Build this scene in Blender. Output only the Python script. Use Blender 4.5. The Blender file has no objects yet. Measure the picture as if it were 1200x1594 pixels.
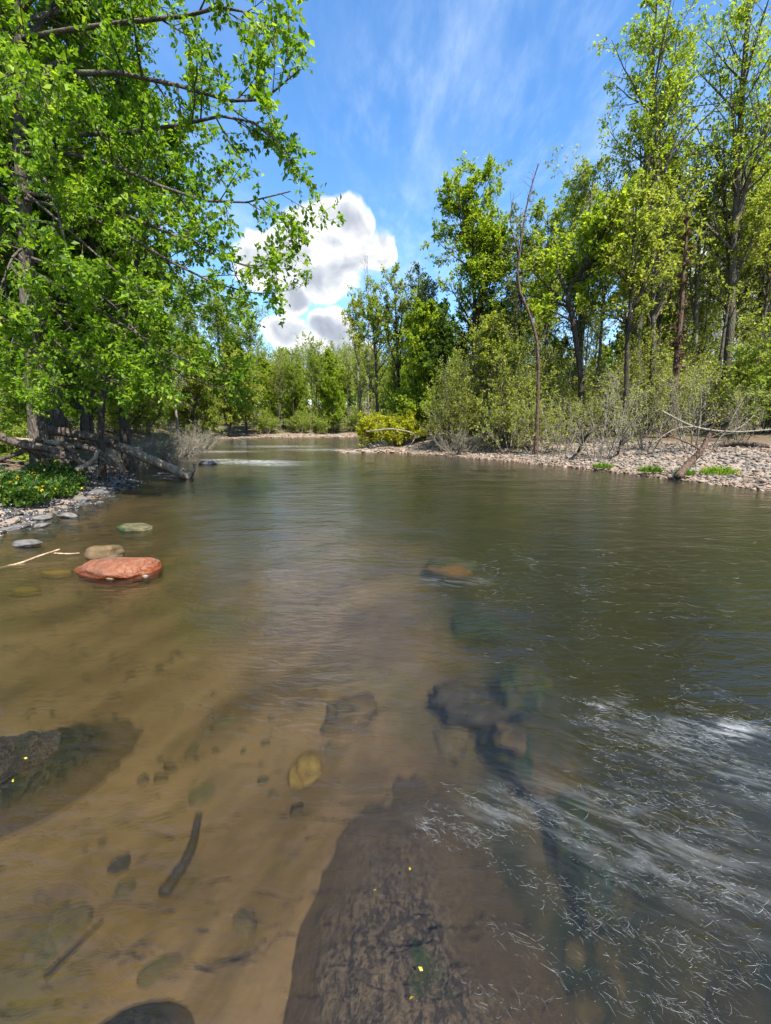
import bpy, math, numpy as np
from mathutils import Vector, noise as mnoise
rng = np.random.default_rng(7)
S = bpy.context.scene
COL = S.collection

# ------------------------------------------------------------------ camera
FPX, W, H, CXP, CYP, HZ, CAMH = 650.0, 1200, 1594, 600.0, 797.0, 660.0, 1.4
PITCH = math.atan((CYP-HZ)/FPX)
cd = bpy.data.cameras.new('camera'); cam = bpy.data.objects.new('camera', cd); COL.objects.link(cam)
cam.location = (0, 0, CAMH); cam.rotation_euler = (math.pi/2-PITCH, 0, 0)
cd.sensor_fit = 'HORIZONTAL'; cd.sensor_width = 36; cd.lens = 36*FPX/W; cd.clip_start = 0.02; cd.clip_end = 5000
S.camera = cam

# ------------------------------------------------------------------ light
SUN = Vector((0.27, -0.50, 0.82)).normalized()
S.view_settings.view_transform = 'Standard'; S.view_settings.look = 'None'
S.view_settings.exposure = 1.2; S.view_settings.gamma = 1
sl = bpy.data.lights.new('sun', 'SUN'); sl.energy = 5.0; sl.angle = math.radians(0.53); sl.color = (1, .95, .87)
so = bpy.data.objects.new('sun', sl); COL.objects.link(so); so.rotation_euler = SUN.to_track_quat('Z', 'Y').to_euler()
so.location = (20, -12, 40)
S.cycles.use_denoising = True; S.cycles.max_bounces = 9; S.cycles.diffuse_bounces = 4; S.cycles.glossy_bounces = 3
S.cycles.transmission_bounces = 6; S.cycles.transparent_max_bounces = 12; S.cycles.volume_bounces = 0
S.cycles.caustics_reflective = False; S.cycles.caustics_refractive = False

def ray(px, py):
    u, v = (px-CXP)/FPX, (CYP-py)/FPX
    c, s = math.cos(PITCH), math.sin(PITCH)
    return Vector((u, c+v*s, -s+v*c))
def at(px, py, Y):
    d = ray(px, py); t = Y/d.y
    return Vector((d.x*t, Y, CAMH+d.z*t))
def on(px, py, z=0.0):
    d = ray(px, py); t = (z-CAMH)/d.z
    return Vector((d.x*t, d.y*t, z))

class NB:
    """small node builder"""
    def __init__(s, tree): s.t = tree; s.n = tree.nodes; s.l = tree.links
    def node(s, typ, **kw):
        n = s.n.new(typ)
        for k, v in kw.items(): setattr(n, k, v)
        return n
    def put(s, sock, v):
        if isinstance(v, bpy.types.NodeSocket): s.l.new(v, sock)
        elif v is not None: sock.default_value = v
    def m(s, op, a, b=None, c=None, clamp=False):
        n = s.node('ShaderNodeMath', operation=op, use_clamp=clamp)
        for i, v in enumerate((a, b, c)):
            if v is not None: s.put(n.inputs[i], v)
        return n.outputs[0]
    def vm(s, op, a, b=None, out=0):
        n = s.node('ShaderNodeVectorMath', operation=op)
        s.put(n.inputs[0], a)
        if b is not None:
            s.put(n.inputs['Scale'] if op == 'SCALE' else n.inputs[1], b)
        return n.outputs[out]
    def noise(s, vec, scale, detail=4, rough=.55, dist=0, out='Fac'):
        n = s.node('ShaderNodeTexNoise'); s.put(n.inputs['Vector'], vec)
        n.inputs['Scale'].default_value = scale; n.inputs['Detail'].default_value = detail
        n.inputs['Roughness'].default_value = rough; n.inputs['Distortion'].default_value = dist
        return n.outputs[out]
    def vor(s, vec, scale, feature='F1', out='Distance', rand=1):
        n = s.node('ShaderNodeTexVoronoi', feature=feature); s.put(n.inputs['Vector'], vec)
        n.inputs['Scale'].default_value = scale; n.inputs['Randomness'].default_value = rand
        return n.outputs[out]
    def ss(s, v, a, b, lo=0., hi=1.):
        n = s.node('ShaderNodeMapRange', interpolation_type='SMOOTHSTEP'); s.put(n.inputs[0], v)
        for i, q in enumerate((a, b, lo, hi)): n.inputs[i+1].default_value = q
        return n.outputs[0]
    def mix(s, f, a, b):
        n = s.node('ShaderNodeMix', data_type='RGBA'); s.put(n.inputs[0], f)
        for i, v in ((6, a), (7, b)):
            s.put(n.inputs[i], (*v, 1) if isinstance(v, tuple) and len(v) == 3 else v)
        return n.outputs[2]
    def ramp(s, f, stops):
        n = s.node('ShaderNodeValToRGB'); s.put(n.inputs[0], f); e = n.color_ramp.elements
        while len(e) < len(stops): e.new(.5)
        for q, (p, c) in zip(e, stops): q.position = p; q.color = (*c, 1)
        return n.outputs[0]
    def mapv(s, vec, scale=(1, 1, 1), rot=(0, 0, 0), loc=(0, 0, 0)):
        n = s.node('ShaderNodeMapping'); s.put(n.inputs[0], vec)
        n.inputs['Scale'].default_value = scale; n.inputs['Rotation'].default_value = rot; n.inputs['Location'].default_value = loc
        return n.outputs[0]
    def bump(s, h, strength=.5, dist=.05, normal=None):
        n = s.node('ShaderNodeBump'); n.inputs['Strength'].default_value = strength; n.inputs['Distance'].default_value = dist
        s.put(n.inputs['Height'], h)
        if normal is not None: s.put(n.inputs['Normal'], normal)
        return n.outputs[0]

# ------------------------------------------------------------------ world: sky with cumulus and cirrus
wd = bpy.data.worlds.new('World'); S.world = wd; wd.use_nodes = True
b = NB(wd.node_tree); b.n.clear()
sky = b.node('ShaderNodeTexSky', sky_type='NISHITA', sun_disc=False)
sky.sun_elevation = math.asin(SUN.z); sky.sun_rotation = math.atan2(SUN.x, SUN.y)
sky.air_density = 1.0; sky.dust_density = .35; sky.ozone_density = 2.2; sky.altitude = 300
dirn = b.node('ShaderNodeTexCoord').outputs['Generated']
sep = b.node('ShaderNodeSeparateXYZ'); b.l.new(dirn, sep.inputs[0])
dx, dy, dz = sep.outputs
def azel(px, py):
    d = ray(px, py).normalized(); return math.atan2(d.x, d.y), math.asin(d.z)
wd.cycles.sampling_method = 'MANUAL'; wd.cycles.sample_map_resolution = 256
puffs = []
for px, py, r in [(525, 350, 60), (472, 378, 66), (578, 388, 48), (415, 395, 62), (505, 405, 72), (450, 522, 34), (510, 515, 42), (470, 570, 44), (545, 560, 50), (455, 462, 34), (1155, 370, 90), (1215, 450, 130), (1060, 520, 120)]:
    a, e = azel(px, py); a2, e2 = azel(px+r, py); _, e3 = azel(px, py-r)
    puffs.append((a, e, 1/abs(a2-a), 1/abs(e3-e)))
az = b.m('ARCTAN2', dx, dy); el = b.m('ARCSINE', dz)
cc = b.node('ShaderNodeCombineXYZ'); b.put(cc.inputs[0], az); b.put(cc.inputs[1], el)
p = cc.outputs[0]
w = b.noise(p, 8, 2, .5, 0, 'Color')
p2 = b.vm('ADD', p, b.vm('SCALE', b.vm('SUBTRACT', w, (.5, .5, .5)), .08))
acc = None
for a, e, ia, ie in puffs:
    n_ = b.node('ShaderNodeVectorMath', operation='MULTIPLY_ADD'); b.put(n_.inputs[0], p2); n_.inputs[1].default_value = (ia, ie, 0); n_.inputs[2].default_value = (-a*ia, -e*ie, 0)
    q_ = b.vm('DOT_PRODUCT', n_.outputs[0], n_.outputs[0], 1)
    acc = q_ if acc is None else b.m('SMOOTH_MIN', acc, q_, .25)
acc = b.m('SUBTRACT', 1.0, acc)
# the same kind of clouds low all round the horizon, out of view
low = b.m('MULTIPLY', b.ss(b.m('ABSOLUTE', az), .85, 1.1), b.m('MULTIPLY', b.ss(el, .02, .15), b.ss(el, .7, .45)))
gen = b.m('SUBTRACT', b.m('MULTIPLY', b.m('MULTIPLY', b.ss(b.noise(p, 2.2, 2, .5), .45, .62), low), 2.2), 1.2)
acc = b.m('MAXIMUM', b.m('MAXIMUM', acc, gen), -2.0)
n1 = b.noise(p2, 11, 7, .55); n1b = b.noise(b.vm('ADD', p2, (.012, .026, 0)), 11, 3, .5)
f0 = b.m('ADD', acc, b.m('MULTIPLY', b.m('SUBTRACT', n1, .55), 1.5))
alpha = b.ss(f0, -.10, .30)
lit = b.m('ADD', .86, b.m('MULTIPLY', b.m('SUBTRACT', n1, n1b), 1.7))
lit = b.m('SUBTRACT', lit, b.m('MULTIPLY', b.ss(acc, .20, .9), b.m('ADD', .22, b.m('MULTIPLY', b.ss(el, .42, .22), .28))), clamp=True)
ccol = b.ramp(lit, [(0, (1.25, 1.4, 1.7)), (.35, (1.75, 1.9, 2.2)), (.6, (2.6, 2.7, 2.85)), (1, (4.6, 4.6, 4.6))])
# high thin cirrus, as a flat layer overhead
zz = b.m('MAXIMUM', dz, .06)
cl = b.node('ShaderNodeCombineXYZ'); b.put(cl.inputs[0], b.m('DIVIDE', dx, zz)); b.put(cl.inputs[1], b.m('DIVIDE', dy, zz))
cv = b.mapv(cl.outputs[0], (1.0, .45, 1), (0, 0, .35))
c1 = b.noise(cv, 2.2, 9, .62, .4); c2 = b.noise(cl.outputs[0], .55, 3, .5); c3 = b.noise(b.mapv(cl.outputs[0], (5, 1.6, 1), (0, 0, -.5)), 3, 5, .6)
cir = b.m('MULTIPLY', b.ss(c1, .42, .78), b.ss(c2, .36, .62))
cir = b.m('MULTIPLY', b.m('ADD', cir, b.m('MULTIPLY', b.m('MULTIPLY', b.ss(c3, .4, .8), b.ss(c2, .4, .6)), .35)), .62, clamp=True)
hsv = b.node('ShaderNodeHueSaturation'); b.l.new(sky.outputs[0], hsv.inputs['Color']); hsv.inputs['Saturation'].default_value = 1.22
hsv.inputs['Value'].default_value = .95
skyc = b.mix(cir, hsv.outputs[0], (2.8, 3.35, 4.1))
skyc = b.mix(alpha, skyc, ccol)
bg = b.node('ShaderNodeBackground'); b.l.new(skyc, bg.inputs[0]); bg.inputs[1].default_value = .15
b.l.new(bg.outputs[0], b.node('ShaderNodeOutputWorld').inputs[0])

# ------------------------------------------------------------------ mesh helpers
def mesh(name, V, F, mat, attr=None, smooth=False):
    V = np.ascontiguousarray(V, np.float32); me = bpy.data.meshes.new(name)
    if not isinstance(F, (list, tuple)): F = [F]
    F = [np.asarray(f, np.int32) for f in F if len(f)]
    me.vertices.add(len(V)); me.vertices.foreach_set('co', V.ravel())
    tot = sum(f.size for f in F); npoly = sum(len(f) for f in F)
    me.loops.add(tot); me.loops.foreach_set('vertex_index', np.concatenate([f.ravel() for f in F]))
    me.polygons.add(npoly); st = []; o = 0
    for f in F:
        st.append(o+np.arange(len(f))*f.shape[1]); o += f.size
    me.polygons.foreach_set('loop_start', np.concatenate(st).astype(np.int32))
    if smooth: me.polygons.foreach_set('use_smooth', np.ones(npoly, bool))
    me.update(calc_edges=True)
    if attr is not None:
        for k, a in attr.items():
            at_ = me.attributes.new(k, 'FLOAT', 'POINT'); at_.data.foreach_set('value', np.asarray(a, np.float32))
    me.materials.append(mat)
    return me
def obj(name, me, parent=None, loc=None, rot=None, scale=None, **props):
    o = bpy.data.objects.new(name, me); COL.objects.link(o)
    if parent is not None: o.parent = parent
    if loc is not None: o.location = loc
    if rot is not None: o.rotation_euler = rot
    if scale is not None: o.scale = scale
    for k, v in props.items(): o[k] = v
    return o
def thing(name, loc, label, category, group=None):
    o = bpy.data.objects.new(name, None); COL.objects.link(o); o.location = loc; o.empty_display_size = .2
    o['label'] = label; o['category'] = category
    if group: o['group'] = group
    return o
def tag(o, label, category, group=None):
    o['label'] = label; o['category'] = category
    if group: o['group'] = group
    return o
def dup(t, loc, rotz=0, scale=1, label=None, group=None, sz=None):
    r = t.copy(); COL.objects.link(r); r.location = loc; r.rotation_euler = (0, 0, rotz); r.scale = (scale, scale, sz or scale)
    if label: r['label'] = label
    if group: r['group'] = group
    for ch in list(t.children):
        c = ch.copy(); COL.objects.link(c); c.parent = r
    return r
def nrm(v): return v/np.maximum(np.linalg.norm(v, axis=-1, keepdims=True), 1e-9)

# ------------------------------------------------------------------ river layout and the ground's height
POLY = np.array([(-6, -60), (-5.7, -10), (-5.1, 1), (-5.0, 4), (-5.15, 6), (-5.4, 7.2), (-6.3, 10.2), (-8.5, 13.5), (-10.8, 18), (-13.4, 23), (-15.6, 33),
                 (-15.8, 41), (-13, 44.6), (-8, 45.2), (-3, 44.6), (6, 46), (20, 49), (60, 60), (60, 48), (20, 38), (6, 35), (0, 33.4), (-1.7, 31),
                 (-1.5, 27), (-.5, 23.2), (.6, 21.2), (2.9, 18.8), (4.6, 16.4), (6.3, 13.7), (7.3, 11.2), (8.2, 8.8), (9, 6), (9.8, 2), (10.5, -10), (11, -60)], float)
def sdist(X, Y):
    """signed distance to the river's outline, positive on land; and whether the nearest shore is the left one"""
    d = np.full(X.shape, 1e9); idx = np.zeros(X.shape, int); ins = np.zeros(X.shape, bool); n = len(POLY)
    for i in range(n):
        ax, ay = POLY[i]; bx, by = POLY[(i+1) % n]; ex, ey = bx-ax, by-ay
        t = np.clip(((X-ax)*ex+(Y-ay)*ey)/(ex*ex+ey*ey), 0, 1)
        q = np.hypot(X-ax-t*ex, Y-ay-t*ey); m = q < d; d[m] = q[m]; idx[m] = i
        c = (ay > Y) != (by > Y)
        with np.errstate(divide='ignore', invalid='ignore'): xi = (bx-ax)*(Y-ay)/(by-ay)+ax
        ins ^= c & (X < xi)
    return np.where(ins, -d, d), idx < 12, idx
def sm(x, a, c): t = np.clip((x-a)/(c-a), 0, 1); return t*t*(3-2*t)
_p = rng.permutation(512)
def vnoise(x, y, seed=0):
    xi = np.floor(x).astype(int); yi = np.floor(y).astype(int); xf = x-xi; yf = y-yi
    u = xf*xf*(3-2*xf); v = yf*yf*(3-2*yf)
    h = lambda a, c: ((_p[(_p[(a+seed*17) & 511]+c) & 511]) & 255)/127.5-1
    return (h(xi, yi)*(1-u)+h(xi+1, yi)*u)*(1-v)+(h(xi, yi+1)*(1-u)+h(xi+1, yi+1)*u)*v
def fbm(x, y, o=4, seed=0):
    r = 0; a = 1
    for k in range(o): r = r+a*vnoise(x*2**k, y*2**k, seed+k); a *= .5
    return r/1.9
def height(X, Y):
    X = np.asarray(X, float); Y = np.asarray(Y, float)
    d, left, idx = sdist(X, Y)
    d = d+.35*fbm(X*.7, Y*.7, 3, 3)*sm(np.abs(d), 0, .8)+.10*fbm(X*2.5, Y*2.5, 2, 5)
    # land
    lb = np.where(d < .6, d*.16, .096+(d-.6)*.30); lb = np.minimum(lb, 1.0+.02*np.maximum(d-3.5, 0))
    rb = np.where(d < 5.5, d*.072+.05*sm(d, .1, .7)+.26*sm(d, 1.2, 5), .706+(d-5.5)*.12); rb = np.minimum(rb, 1.05+.015*np.maximum(d-8, 0))
    fb = np.where(d < 4, d*.07, .28+(d-4)*.2); fb = np.minimum(fb, 1.1+.02*np.maximum(d-8, 0))
    far = (idx >= 11) & (idx <= 17)
    land = np.where(far, fb, np.where(left, lb, rb))+.05*fbm(X*1.1, Y*1.1, 4, 9)*sm(d, .2, 1.5)+.25*fbm(X*.15, Y*.15, 3, 2)*sm(d, 5, 12)
    rr_ = np.hypot(X, Y); land = np.minimum(land, 3.5)+5*sm(rr_, 95, 200)+14*sm(rr_, 230, 500)
    # bed
    w = -d
    base = .11+.66*sm(X-.10*(Y-2), -.2, 1.9)+.18*sm(Y, 3.5, 9)*sm(X, -4.8, -2.5)+.05*sm(X, -5, -1)
    base = base*(1-.5*sm(Y, 13, 18))
    base = base+(.045+.09*sm(X, .3, 2.))*fbm(X*.9+.3*Y, Y*.55, 4, 21)+.02*fbm(X*4, Y*2.2, 3, 31)
    bed = -np.minimum(np.maximum(w, 0)*np.where(left, .10, .28)+.015*w, np.maximum(base, .03))
    # shoal of stones and riffle upstream
    sh = np.exp(-(((X+.9)/2.0)**2+((Y-21.8)/1.1)**2)); bed = bed+.30*sh
    return np.where(d > 0, land, bed)
def hz(x, y): return float(height(np.array([float(x)]), np.array([float(y)]))[0])

# ------------------------------------------------------------------ materials
def newmat(name):
    m = bpy.data.materials.new(name); m.use_nodes = True; q = NB(m.node_tree); q.n.clear()
    out = q.node('ShaderNodeOutputMaterial'); return m, q, out
def principled(q, out, col, rough=.8, normal=None, spec=.3):
    p = q.node('ShaderNodeBsdfPrincipled'); q.put(p.inputs['Base Color'], (*col, 1) if isinstance(col, tuple) else col)
    q.put(p.inputs['Roughness'], rough); p.inputs['Specular IOR Level'].default_value = spec
    if normal is not None: q.put(p.inputs['Normal'], normal)
    q.l.new(p.outputs[0], out.inputs[0]); return p
def leaf_mat(name, stops, trans=.45, rough=.45, tcol=(1.25, 1.25, .55)):
    m, q, out = newmat(name)
    tint = q.node('ShaderNodeAttribute', attribute_name='tint').outputs['Fac']
    oi = q.node('ShaderNodeObjectInfo').outputs['Random']
    t = q.m('ADD', tint, q.m('MULTIPLY', q.m('SUBTRACT', oi, .5), .25), clamp=True)
    col = q.ramp(t, stops)
    d = q.node('ShaderNodeBsdfPrincipled'); q.put(d.inputs['Base Color'], col); d.inputs['Roughness'].default_value = rough
    d.inputs['Specular IOR Level'].default_value = .28
    tr = q.node('ShaderNodeBsdfTranslucent'); q.put(tr.inputs[0], q.vm('MULTIPLY', col, tcol))
    mx = q.node('ShaderNodeMixShader'); mx.inputs[0].default_value = trans
    q.l.new(d.outputs[0], mx.inputs[1]); q.l.new(tr.outputs[0], mx.inputs[2]); q.l.new(mx.outputs[0], out.inputs[0])
    return m
def bark_mat(name, c1, c2, c3=None, sc=9):
    m, q, out = newmat(name)
    co = q.node('ShaderNodeTexCoord').outputs['Object']
    v = q.mapv(co, (1, 1, .22))
    n = q.noise(v, sc*2.2, 6, .65); n2 = q.noise(co, 1.7, 4, .6); r = q.vor(v, sc*2, 'DISTANCE_TO_EDGE')
    col = q.mix(q.ss(n, .3, .7), c1, c2)
    if c3: col = q.mix(q.ss(n2, .5, .68), col, c3)
    h = q.m('ADD', q.m('MULTIPLY', n, .6), q.ss(r, 0, .25))
    principled(q, out, col, .88, q.bump(h, .7, .03), .2)
    return m
M = {}
M['leaf_left'] = leaf_mat('leaf_left', [(0, (.055, .13, .008)), (.4, (.12, .23, .012)), (.75, (.22, .35, .022)), (1, (.36, .46, .045))], 0.52)
M['leaf_mid'] = leaf_mat('leaf_mid', [(0, (.13, .18, .025)), (.5, (.25, .32, .05)), (1, (.38, .44, .08))], 0.58)
M['leaf_yel'] = leaf_mat('leaf_yel', [(0, (.16, .20, .03)), (.5, (.30, .345, .06)), (1, (.44, .46, .10))], 0.58)
M['leaf_lime'] = leaf_mat('leaf_lime', [(0, (.13, .20, .012)), (.5, (.25, .34, .025)), (1, (.40, .46, .05))], 0.58)
M['leaf_pale'] = leaf_mat('leaf_pale', [(0, (.09, .13, .035)), (.5, (.17, .21, .06)), (1, (.28, .31, .10))], .4)
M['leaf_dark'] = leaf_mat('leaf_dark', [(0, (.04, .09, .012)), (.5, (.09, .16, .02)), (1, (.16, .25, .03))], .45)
M['leaf_gold'] = leaf_mat('leaf_gold', [(0, (.20, .23, .012)), (.5, (.38, .39, .02)), (1, (.52, .50, .04))], 0.5)
M['leaf_rust'] = leaf_mat('leaf_rust', [(0, (.06, .038, .026)), (.5, (.12, .072, .05)), (1, (.18, .12, .085))], 0.3)
M['grass'] = leaf_mat('grass', [(0, (.05, .12, .01)), (.5, (.12, .24, .016)), (1, (.26, .36, .03))], .4)
M['leaf_weed'] = leaf_mat('leaf_weed', [(0, (.02, .05, .008)), (.5, (.045, .10, .012)), (1, (.11, .18, .02))], .35)  # weed green kept dark, the trees' partial shade put into the colour
M['flower'] = leaf_mat('flower', [(0, (.4, .28, .01)), (1, (.7, .5, .02))], .3)
M['bark'] = bark_mat('bark', (.055, .045, .034), (.15, .125, .10), (.10, .105, .07))
M['bark_dark'] = bark_mat('bark_dark', (.03, .024, .018), (.085, .07, .055))
M['bark_pale'] = bark_mat('bark_pale', (.12, .105, .085), (.28, .255, .22), (.20, .2, .16))
M['bark_brown'] = bark_mat('bark_brown', (.06, .04, .028), (.16, .105, .075))
M['twig_grey'] = bark_mat('twig_grey', (.17, .145, .115), (.34, .30, .25))
M['driftwood'] = bark_mat('driftwood', (.13, .095, .068), (.32, .25, .18), (.22, .19, .15), 5)
M['driftwood_dark'] = bark_mat('driftwood_dark', (.045, .033, .026), (.12, .095, .075), None, 5)
M['stick'] = bark_mat('stick', (.30, .19, .11), (.52, .38, .25), None, 5)

def stone_mat(name, c1, c2, c3, rough=.75, wet=False, moss=None, sc=1.):
    m, q, out = newmat(name)
    co = q.node('ShaderNodeTexCoord').outputs['Object']; oi = q.node('ShaderNodeObjectInfo').outputs['Random']
    tint = q.node('ShaderNodeAttribute', attribute_name='tint').outputs['Fac']
    c = q.vm('ADD', co, q.vm('SCALE', (7.1, 3.3, 5.7), oi))
    n = q.noise(c, 3.2*sc, 6, .62, .3); n2 = q.noise(c, 14*sc, 5, .7); n3 = q.noise(c, 1.2*sc, 3, .5)
    col = q.mix(q.ss(n, .32, .66), c1, c2); col = q.mix(q.ss(n3, .52, .68), col, c3)
    val = q.m('ADD', .62, q.m('ADD', q.m('MULTIPLY', q.m('ADD', oi, tint), .36), q.m('MULTIPLY', n2, .3)))
    col = q.vm('SCALE', col, val)
    if moss: col = q.mix(q.ss(q.noise(c, 2.1*sc, 6, .7), .5, .6), col, moss)
    principled(q, out, col, .22 if wet else rough, q.bump(q.m('ADD', n, q.m('MULTIPLY', n2, .5)), .6, .03), .5 if wet else .25)
    return m
M['stone_pale'] = stone_mat('stone_pale', (.13, .10, .072), (.26, .21, .155), (.17, .115, .075))
M['stone_tan'] = stone_mat('stone_tan', (.18, .125, .088), (.29, .22, .165), (.21, .12, .07))
M['stone_grey'] = stone_mat('stone_grey', (.07, .064, .057), (.15, .14, .128), (.10, .088, .07))
M['stone_dark'] = stone_mat('stone_dark', (.035, .035, .035), (.10, .098, .10), (.07, .055, .045), wet=True)
M['stone_orange'] = stone_mat('stone_orange', (.25, .075, .026), (.36, .14, .062), (.20, .11, .075), .5, sc=2.2)
M['stone_gold'] = stone_mat('stone_gold', (0.209, 0.133, 0.038), (0.323, 0.209, 0.061), (0.228, 0.142, 0.042))
M['stone_rust'] = stone_mat('stone_rust', (0.076, 0.048, 0.027), (0.190, 0.085, 0.027), (0.057, 0.061, 0.034), moss=(0.038, 0.057, 0.017))
M['stone_silt'] = stone_mat('stone_silt', (0.104, 0.076, 0.042), (0.190, 0.133, 0.072), (0.133, 0.114, 0.048))
M['stone_slate'] = stone_mat('stone_slate', (0.038, 0.036, 0.038), (0.085, 0.076, 0.076), (0.067, 0.049, 0.038))
M['stone_ochre'] = stone_mat('stone_ochre', (0.085, 0.057, 0.027), (0.162, 0.106, 0.049), (0.114, 0.076, 0.028))
M['stone_slate'] = stone_mat('stone_slate', (.05, .04, .03), (.095, .074, .055), (.07, .05, .034))
M['stone_moss'] = stone_mat('stone_moss', (0.048, 0.048, 0.023), (0.095, 0.080, 0.038), (0.034, 0.053, 0.019), moss=(0.019, 0.048, 0.015))

m, q, out = newmat('stone_orange')
geo = q.node('ShaderNodeNewGeometry').outputs['Position']; zz_ = q.node('ShaderNodeSeparateXYZ'); q.l.new(geo, zz_.inputs[0])
n1 = q.noise(geo, 9, 7, .65, .4); n2 = q.noise(geo, 45, 5, .7); n3 = q.noise(q.mapv(geo, (1, 1.6, 2)), 5, 4, .6); ck = q.vor(q.vm('ADD', geo, q.vm('SCALE', q.noise(geo, 7, 3, .6, 0, 'Color'), .12)), 7, 'DISTANCE_TO_EDGE')
col = q.mix(q.ss(n1, .35, .65), (.15, .046, .019), (.24, .098, .05)); col = q.mix(q.m('MULTIPLY', q.ss(n3, .54, .64), .85), col, (.125, .09, .075))
col = q.mix(q.m('MULTIPLY', q.ss(n2, .5, .75), .5), col, (.30, .165, .10)); col = q.mix(q.m('MULTIPLY', q.m('MULTIPLY', q.ss(ck, .012, .0), q.ss(n3, .5, .6)), .5), col, (.08, .04, .025))
col = q.mix(q.ss(q.m('ADD', zz_.outputs[2], q.m('MULTIPLY', n1, .04)), .075, .045), col, (.15, .04, .01))
principled(q, out, col, q.ss(zz_.outputs[2], .03, .08, .25, .75), q.bump(q.m('ADD', q.m('ADD', n1, q.m('MULTIPLY', n2, .4)), q.m('MULTIPLY', q.ss(ck, 0, .04), .25)), .7, .03), .35)
M['stone_orange'] = m
# ground: bed silt under water, shingle along the shore, leaf litter in the woods
m, q, out = newmat('ground')
geo = q.node('ShaderNodeNewGeometry').outputs['Position']; gs = q.node('ShaderNodeSeparateXYZ'); q.l.new(geo, gs.inputs[0])
land = q.node('ShaderNodeAttribute', attribute_name='land').outputs['Fac']
gz = gs.outputs[2]
fl = q.mapv(q.mapv(geo, (1, 1, 1), (0, 0, .5)), (1.7, .75, 1))
b1 = q.noise(fl, 1.4, 6, .6, .3); b2 = q.noise(fl, 7, 5, .65); b3 = q.noise(geo, .8, 3, .5); b4 = q.vor(q.mapv(geo, (1, .75, 1)), 9, 'F1', 'Color')
silt = q.mix(q.ss(b1, .32, .68), (0.148, 0.090, 0.041), (0.323, 0.203, 0.102))
silt = q.mix(q.m('MULTIPLY', q.ss(b2, .42, .85), .6), silt, (0.100, 0.081, 0.043))
silt = q.mix(q.m('MULTIPLY', q.ss(b3, .5, .66), .55), silt, (0.165, 0.145, 0.044))
deep = q.mix(q.ss(b1, .35, .6), (0.048, 0.057, 0.035), (0.187, 0.136, 0.075))
silt = q.mix(q.ss(gz, -.22, -.42), silt, deep)
g1 = q.noise(geo, 3, 5, .6); gv = q.node('ShaderNodeTexVoronoi'); q.put(gv.inputs['Vector'], q.mapv(geo, (1, 1.5, 1))); gv.inputs['Scale'].default_value = 11
grav = q.mix(gv.outputs['Color'], (.17, .13, .10), (.36, .30, .25)); grav = q.mix(q.ss(g1, .4, .7), grav, (.25, .20, .16))
grav = q.mix(q.ss(gz, .06, -.02), grav, (.12, .085, .055))
lit1 = q.noise(geo, 18, 5, .7); lit2 = q.noise(geo, .9, 4, .6)
litter = q.mix(q.ss(lit1, .35, .65), (.055, .038, .024), (.19, .135, .085)); litter = q.mix(q.ss(lit2, .48, .62), litter, (.05, .085, .018))
colr = q.mix(q.ss(land, 1.0, 1.6), q.mix(q.ss(gz, -.05, .0), silt, grav), litter)
hh = q.m('ADD', q.m('MULTIPLY', q.noise(geo, 22, 4, .6), .5), q.m('ADD', b2, q.m('MULTIPLY', q.ss(gv.outputs['Distance'], 0, .6, 1, 0), q.ss(gz, -.02, .03))))
p = principled(q, out, colr, q.ss(gz, -.01, .08, .5, .9), q.bump(hh, .35, .03), .25)
M['ground'] = m

# ------------------------------------------------------------------ ground
N = 450
u = np.linspace(-1, 1, N); gx = 1.6*np.sinh(6.6*u); gy = 2.6+1.6*np.sinh(6.6*u)
GX, GY = np.meshgrid(gx, gy); Gz = height(GX, GY)
GD, GL, GI = sdist(GX, GY)
landv = np.where(GI <= 10, GD*1.5, np.where(GI <= 17, GD*.35, GD*.24))      # where gravel gives way to litter, per bank
V = np.stack([GX, GY, Gz], -1).reshape(-1, 3)
i = np.arange(N*N).reshape(N, N); F = np.stack([i[:-1, :-1], i[:-1, 1:], i[1:, 1:], i[1:, :-1]], -1).reshape(-1, 4)
obj('ground', mesh('ground', V, F, M['ground'], {'land': landv.ravel()+.25*fbm(GX.ravel()*1.3, GY.ravel()*1.3, 3, 40)}, True), kind='structure')

# ------------------------------------------------------------------ water: a closed body with a rippled top
m, q, out = newmat('water')
geo = q.node('ShaderNodeNewGeometry').outputs['Position']; ws = q.node('ShaderNodeSeparateXYZ'); q.l.new(geo, ws.inputs[0])
w1 = q.noise(q.mapv(geo, (.9, 2.6, 1), (0, 0, -.12)), 1.1, 4, .55, .5); w2 = q.noise(q.mapv(geo, (1.6, 3.5, 1), (0, 0, .1)), 4.2, 4, .55, .6)
nearr = q.ss(ws.outputs[1], 3, 16)
hgt = q.m('ADD', q.m('MULTIPLY', w1, 1.0), q.m('MULTIPLY', w2, .33))
nor = q.bump(hgt, .24, .12)
def foam_attr(name): return q.node('ShaderNodeAttribute', attribute_name=name).outputs['Fac']
foamA = foam_attr('foam')
fv = q.mapv(q.mapv(geo, (1, 1, 1), (0, 0, .5)), (1.1, 5.5, 1)); fn = q.noise(fv, 3.4, 8, .72, .5)
foam = q.m('MULTIPLY', q.ss(fn, .43, .64), foamA, clamp=True)
tr = q.node('ShaderNodeBsdfTransparent'); tr.inputs[0].default_value = (.97, .98, .95, 1)
gl = q.node('ShaderNodeBsdfGlossy'); gl.inputs['Roughness'].default_value = .10; q.put(gl.inputs['Normal'], nor); gl.inputs[0].default_value = (1, 1, 1, 1)
fr = q.node('ShaderNodeFresnel'); fr.inputs['IOR'].default_value = 1.44; q.put(fr.inputs['Normal'], q.bump(hgt, .30, .1))
rf = q.node('ShaderNodeBsdfRefraction'); rf.inputs['Roughness'].default_value = .42; rf.inputs['IOR'].default_value = 1.06; q.put(rf.inputs['Normal'], nor); rf.inputs[0].default_value = (.97, .98, .95, 1)
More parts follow.
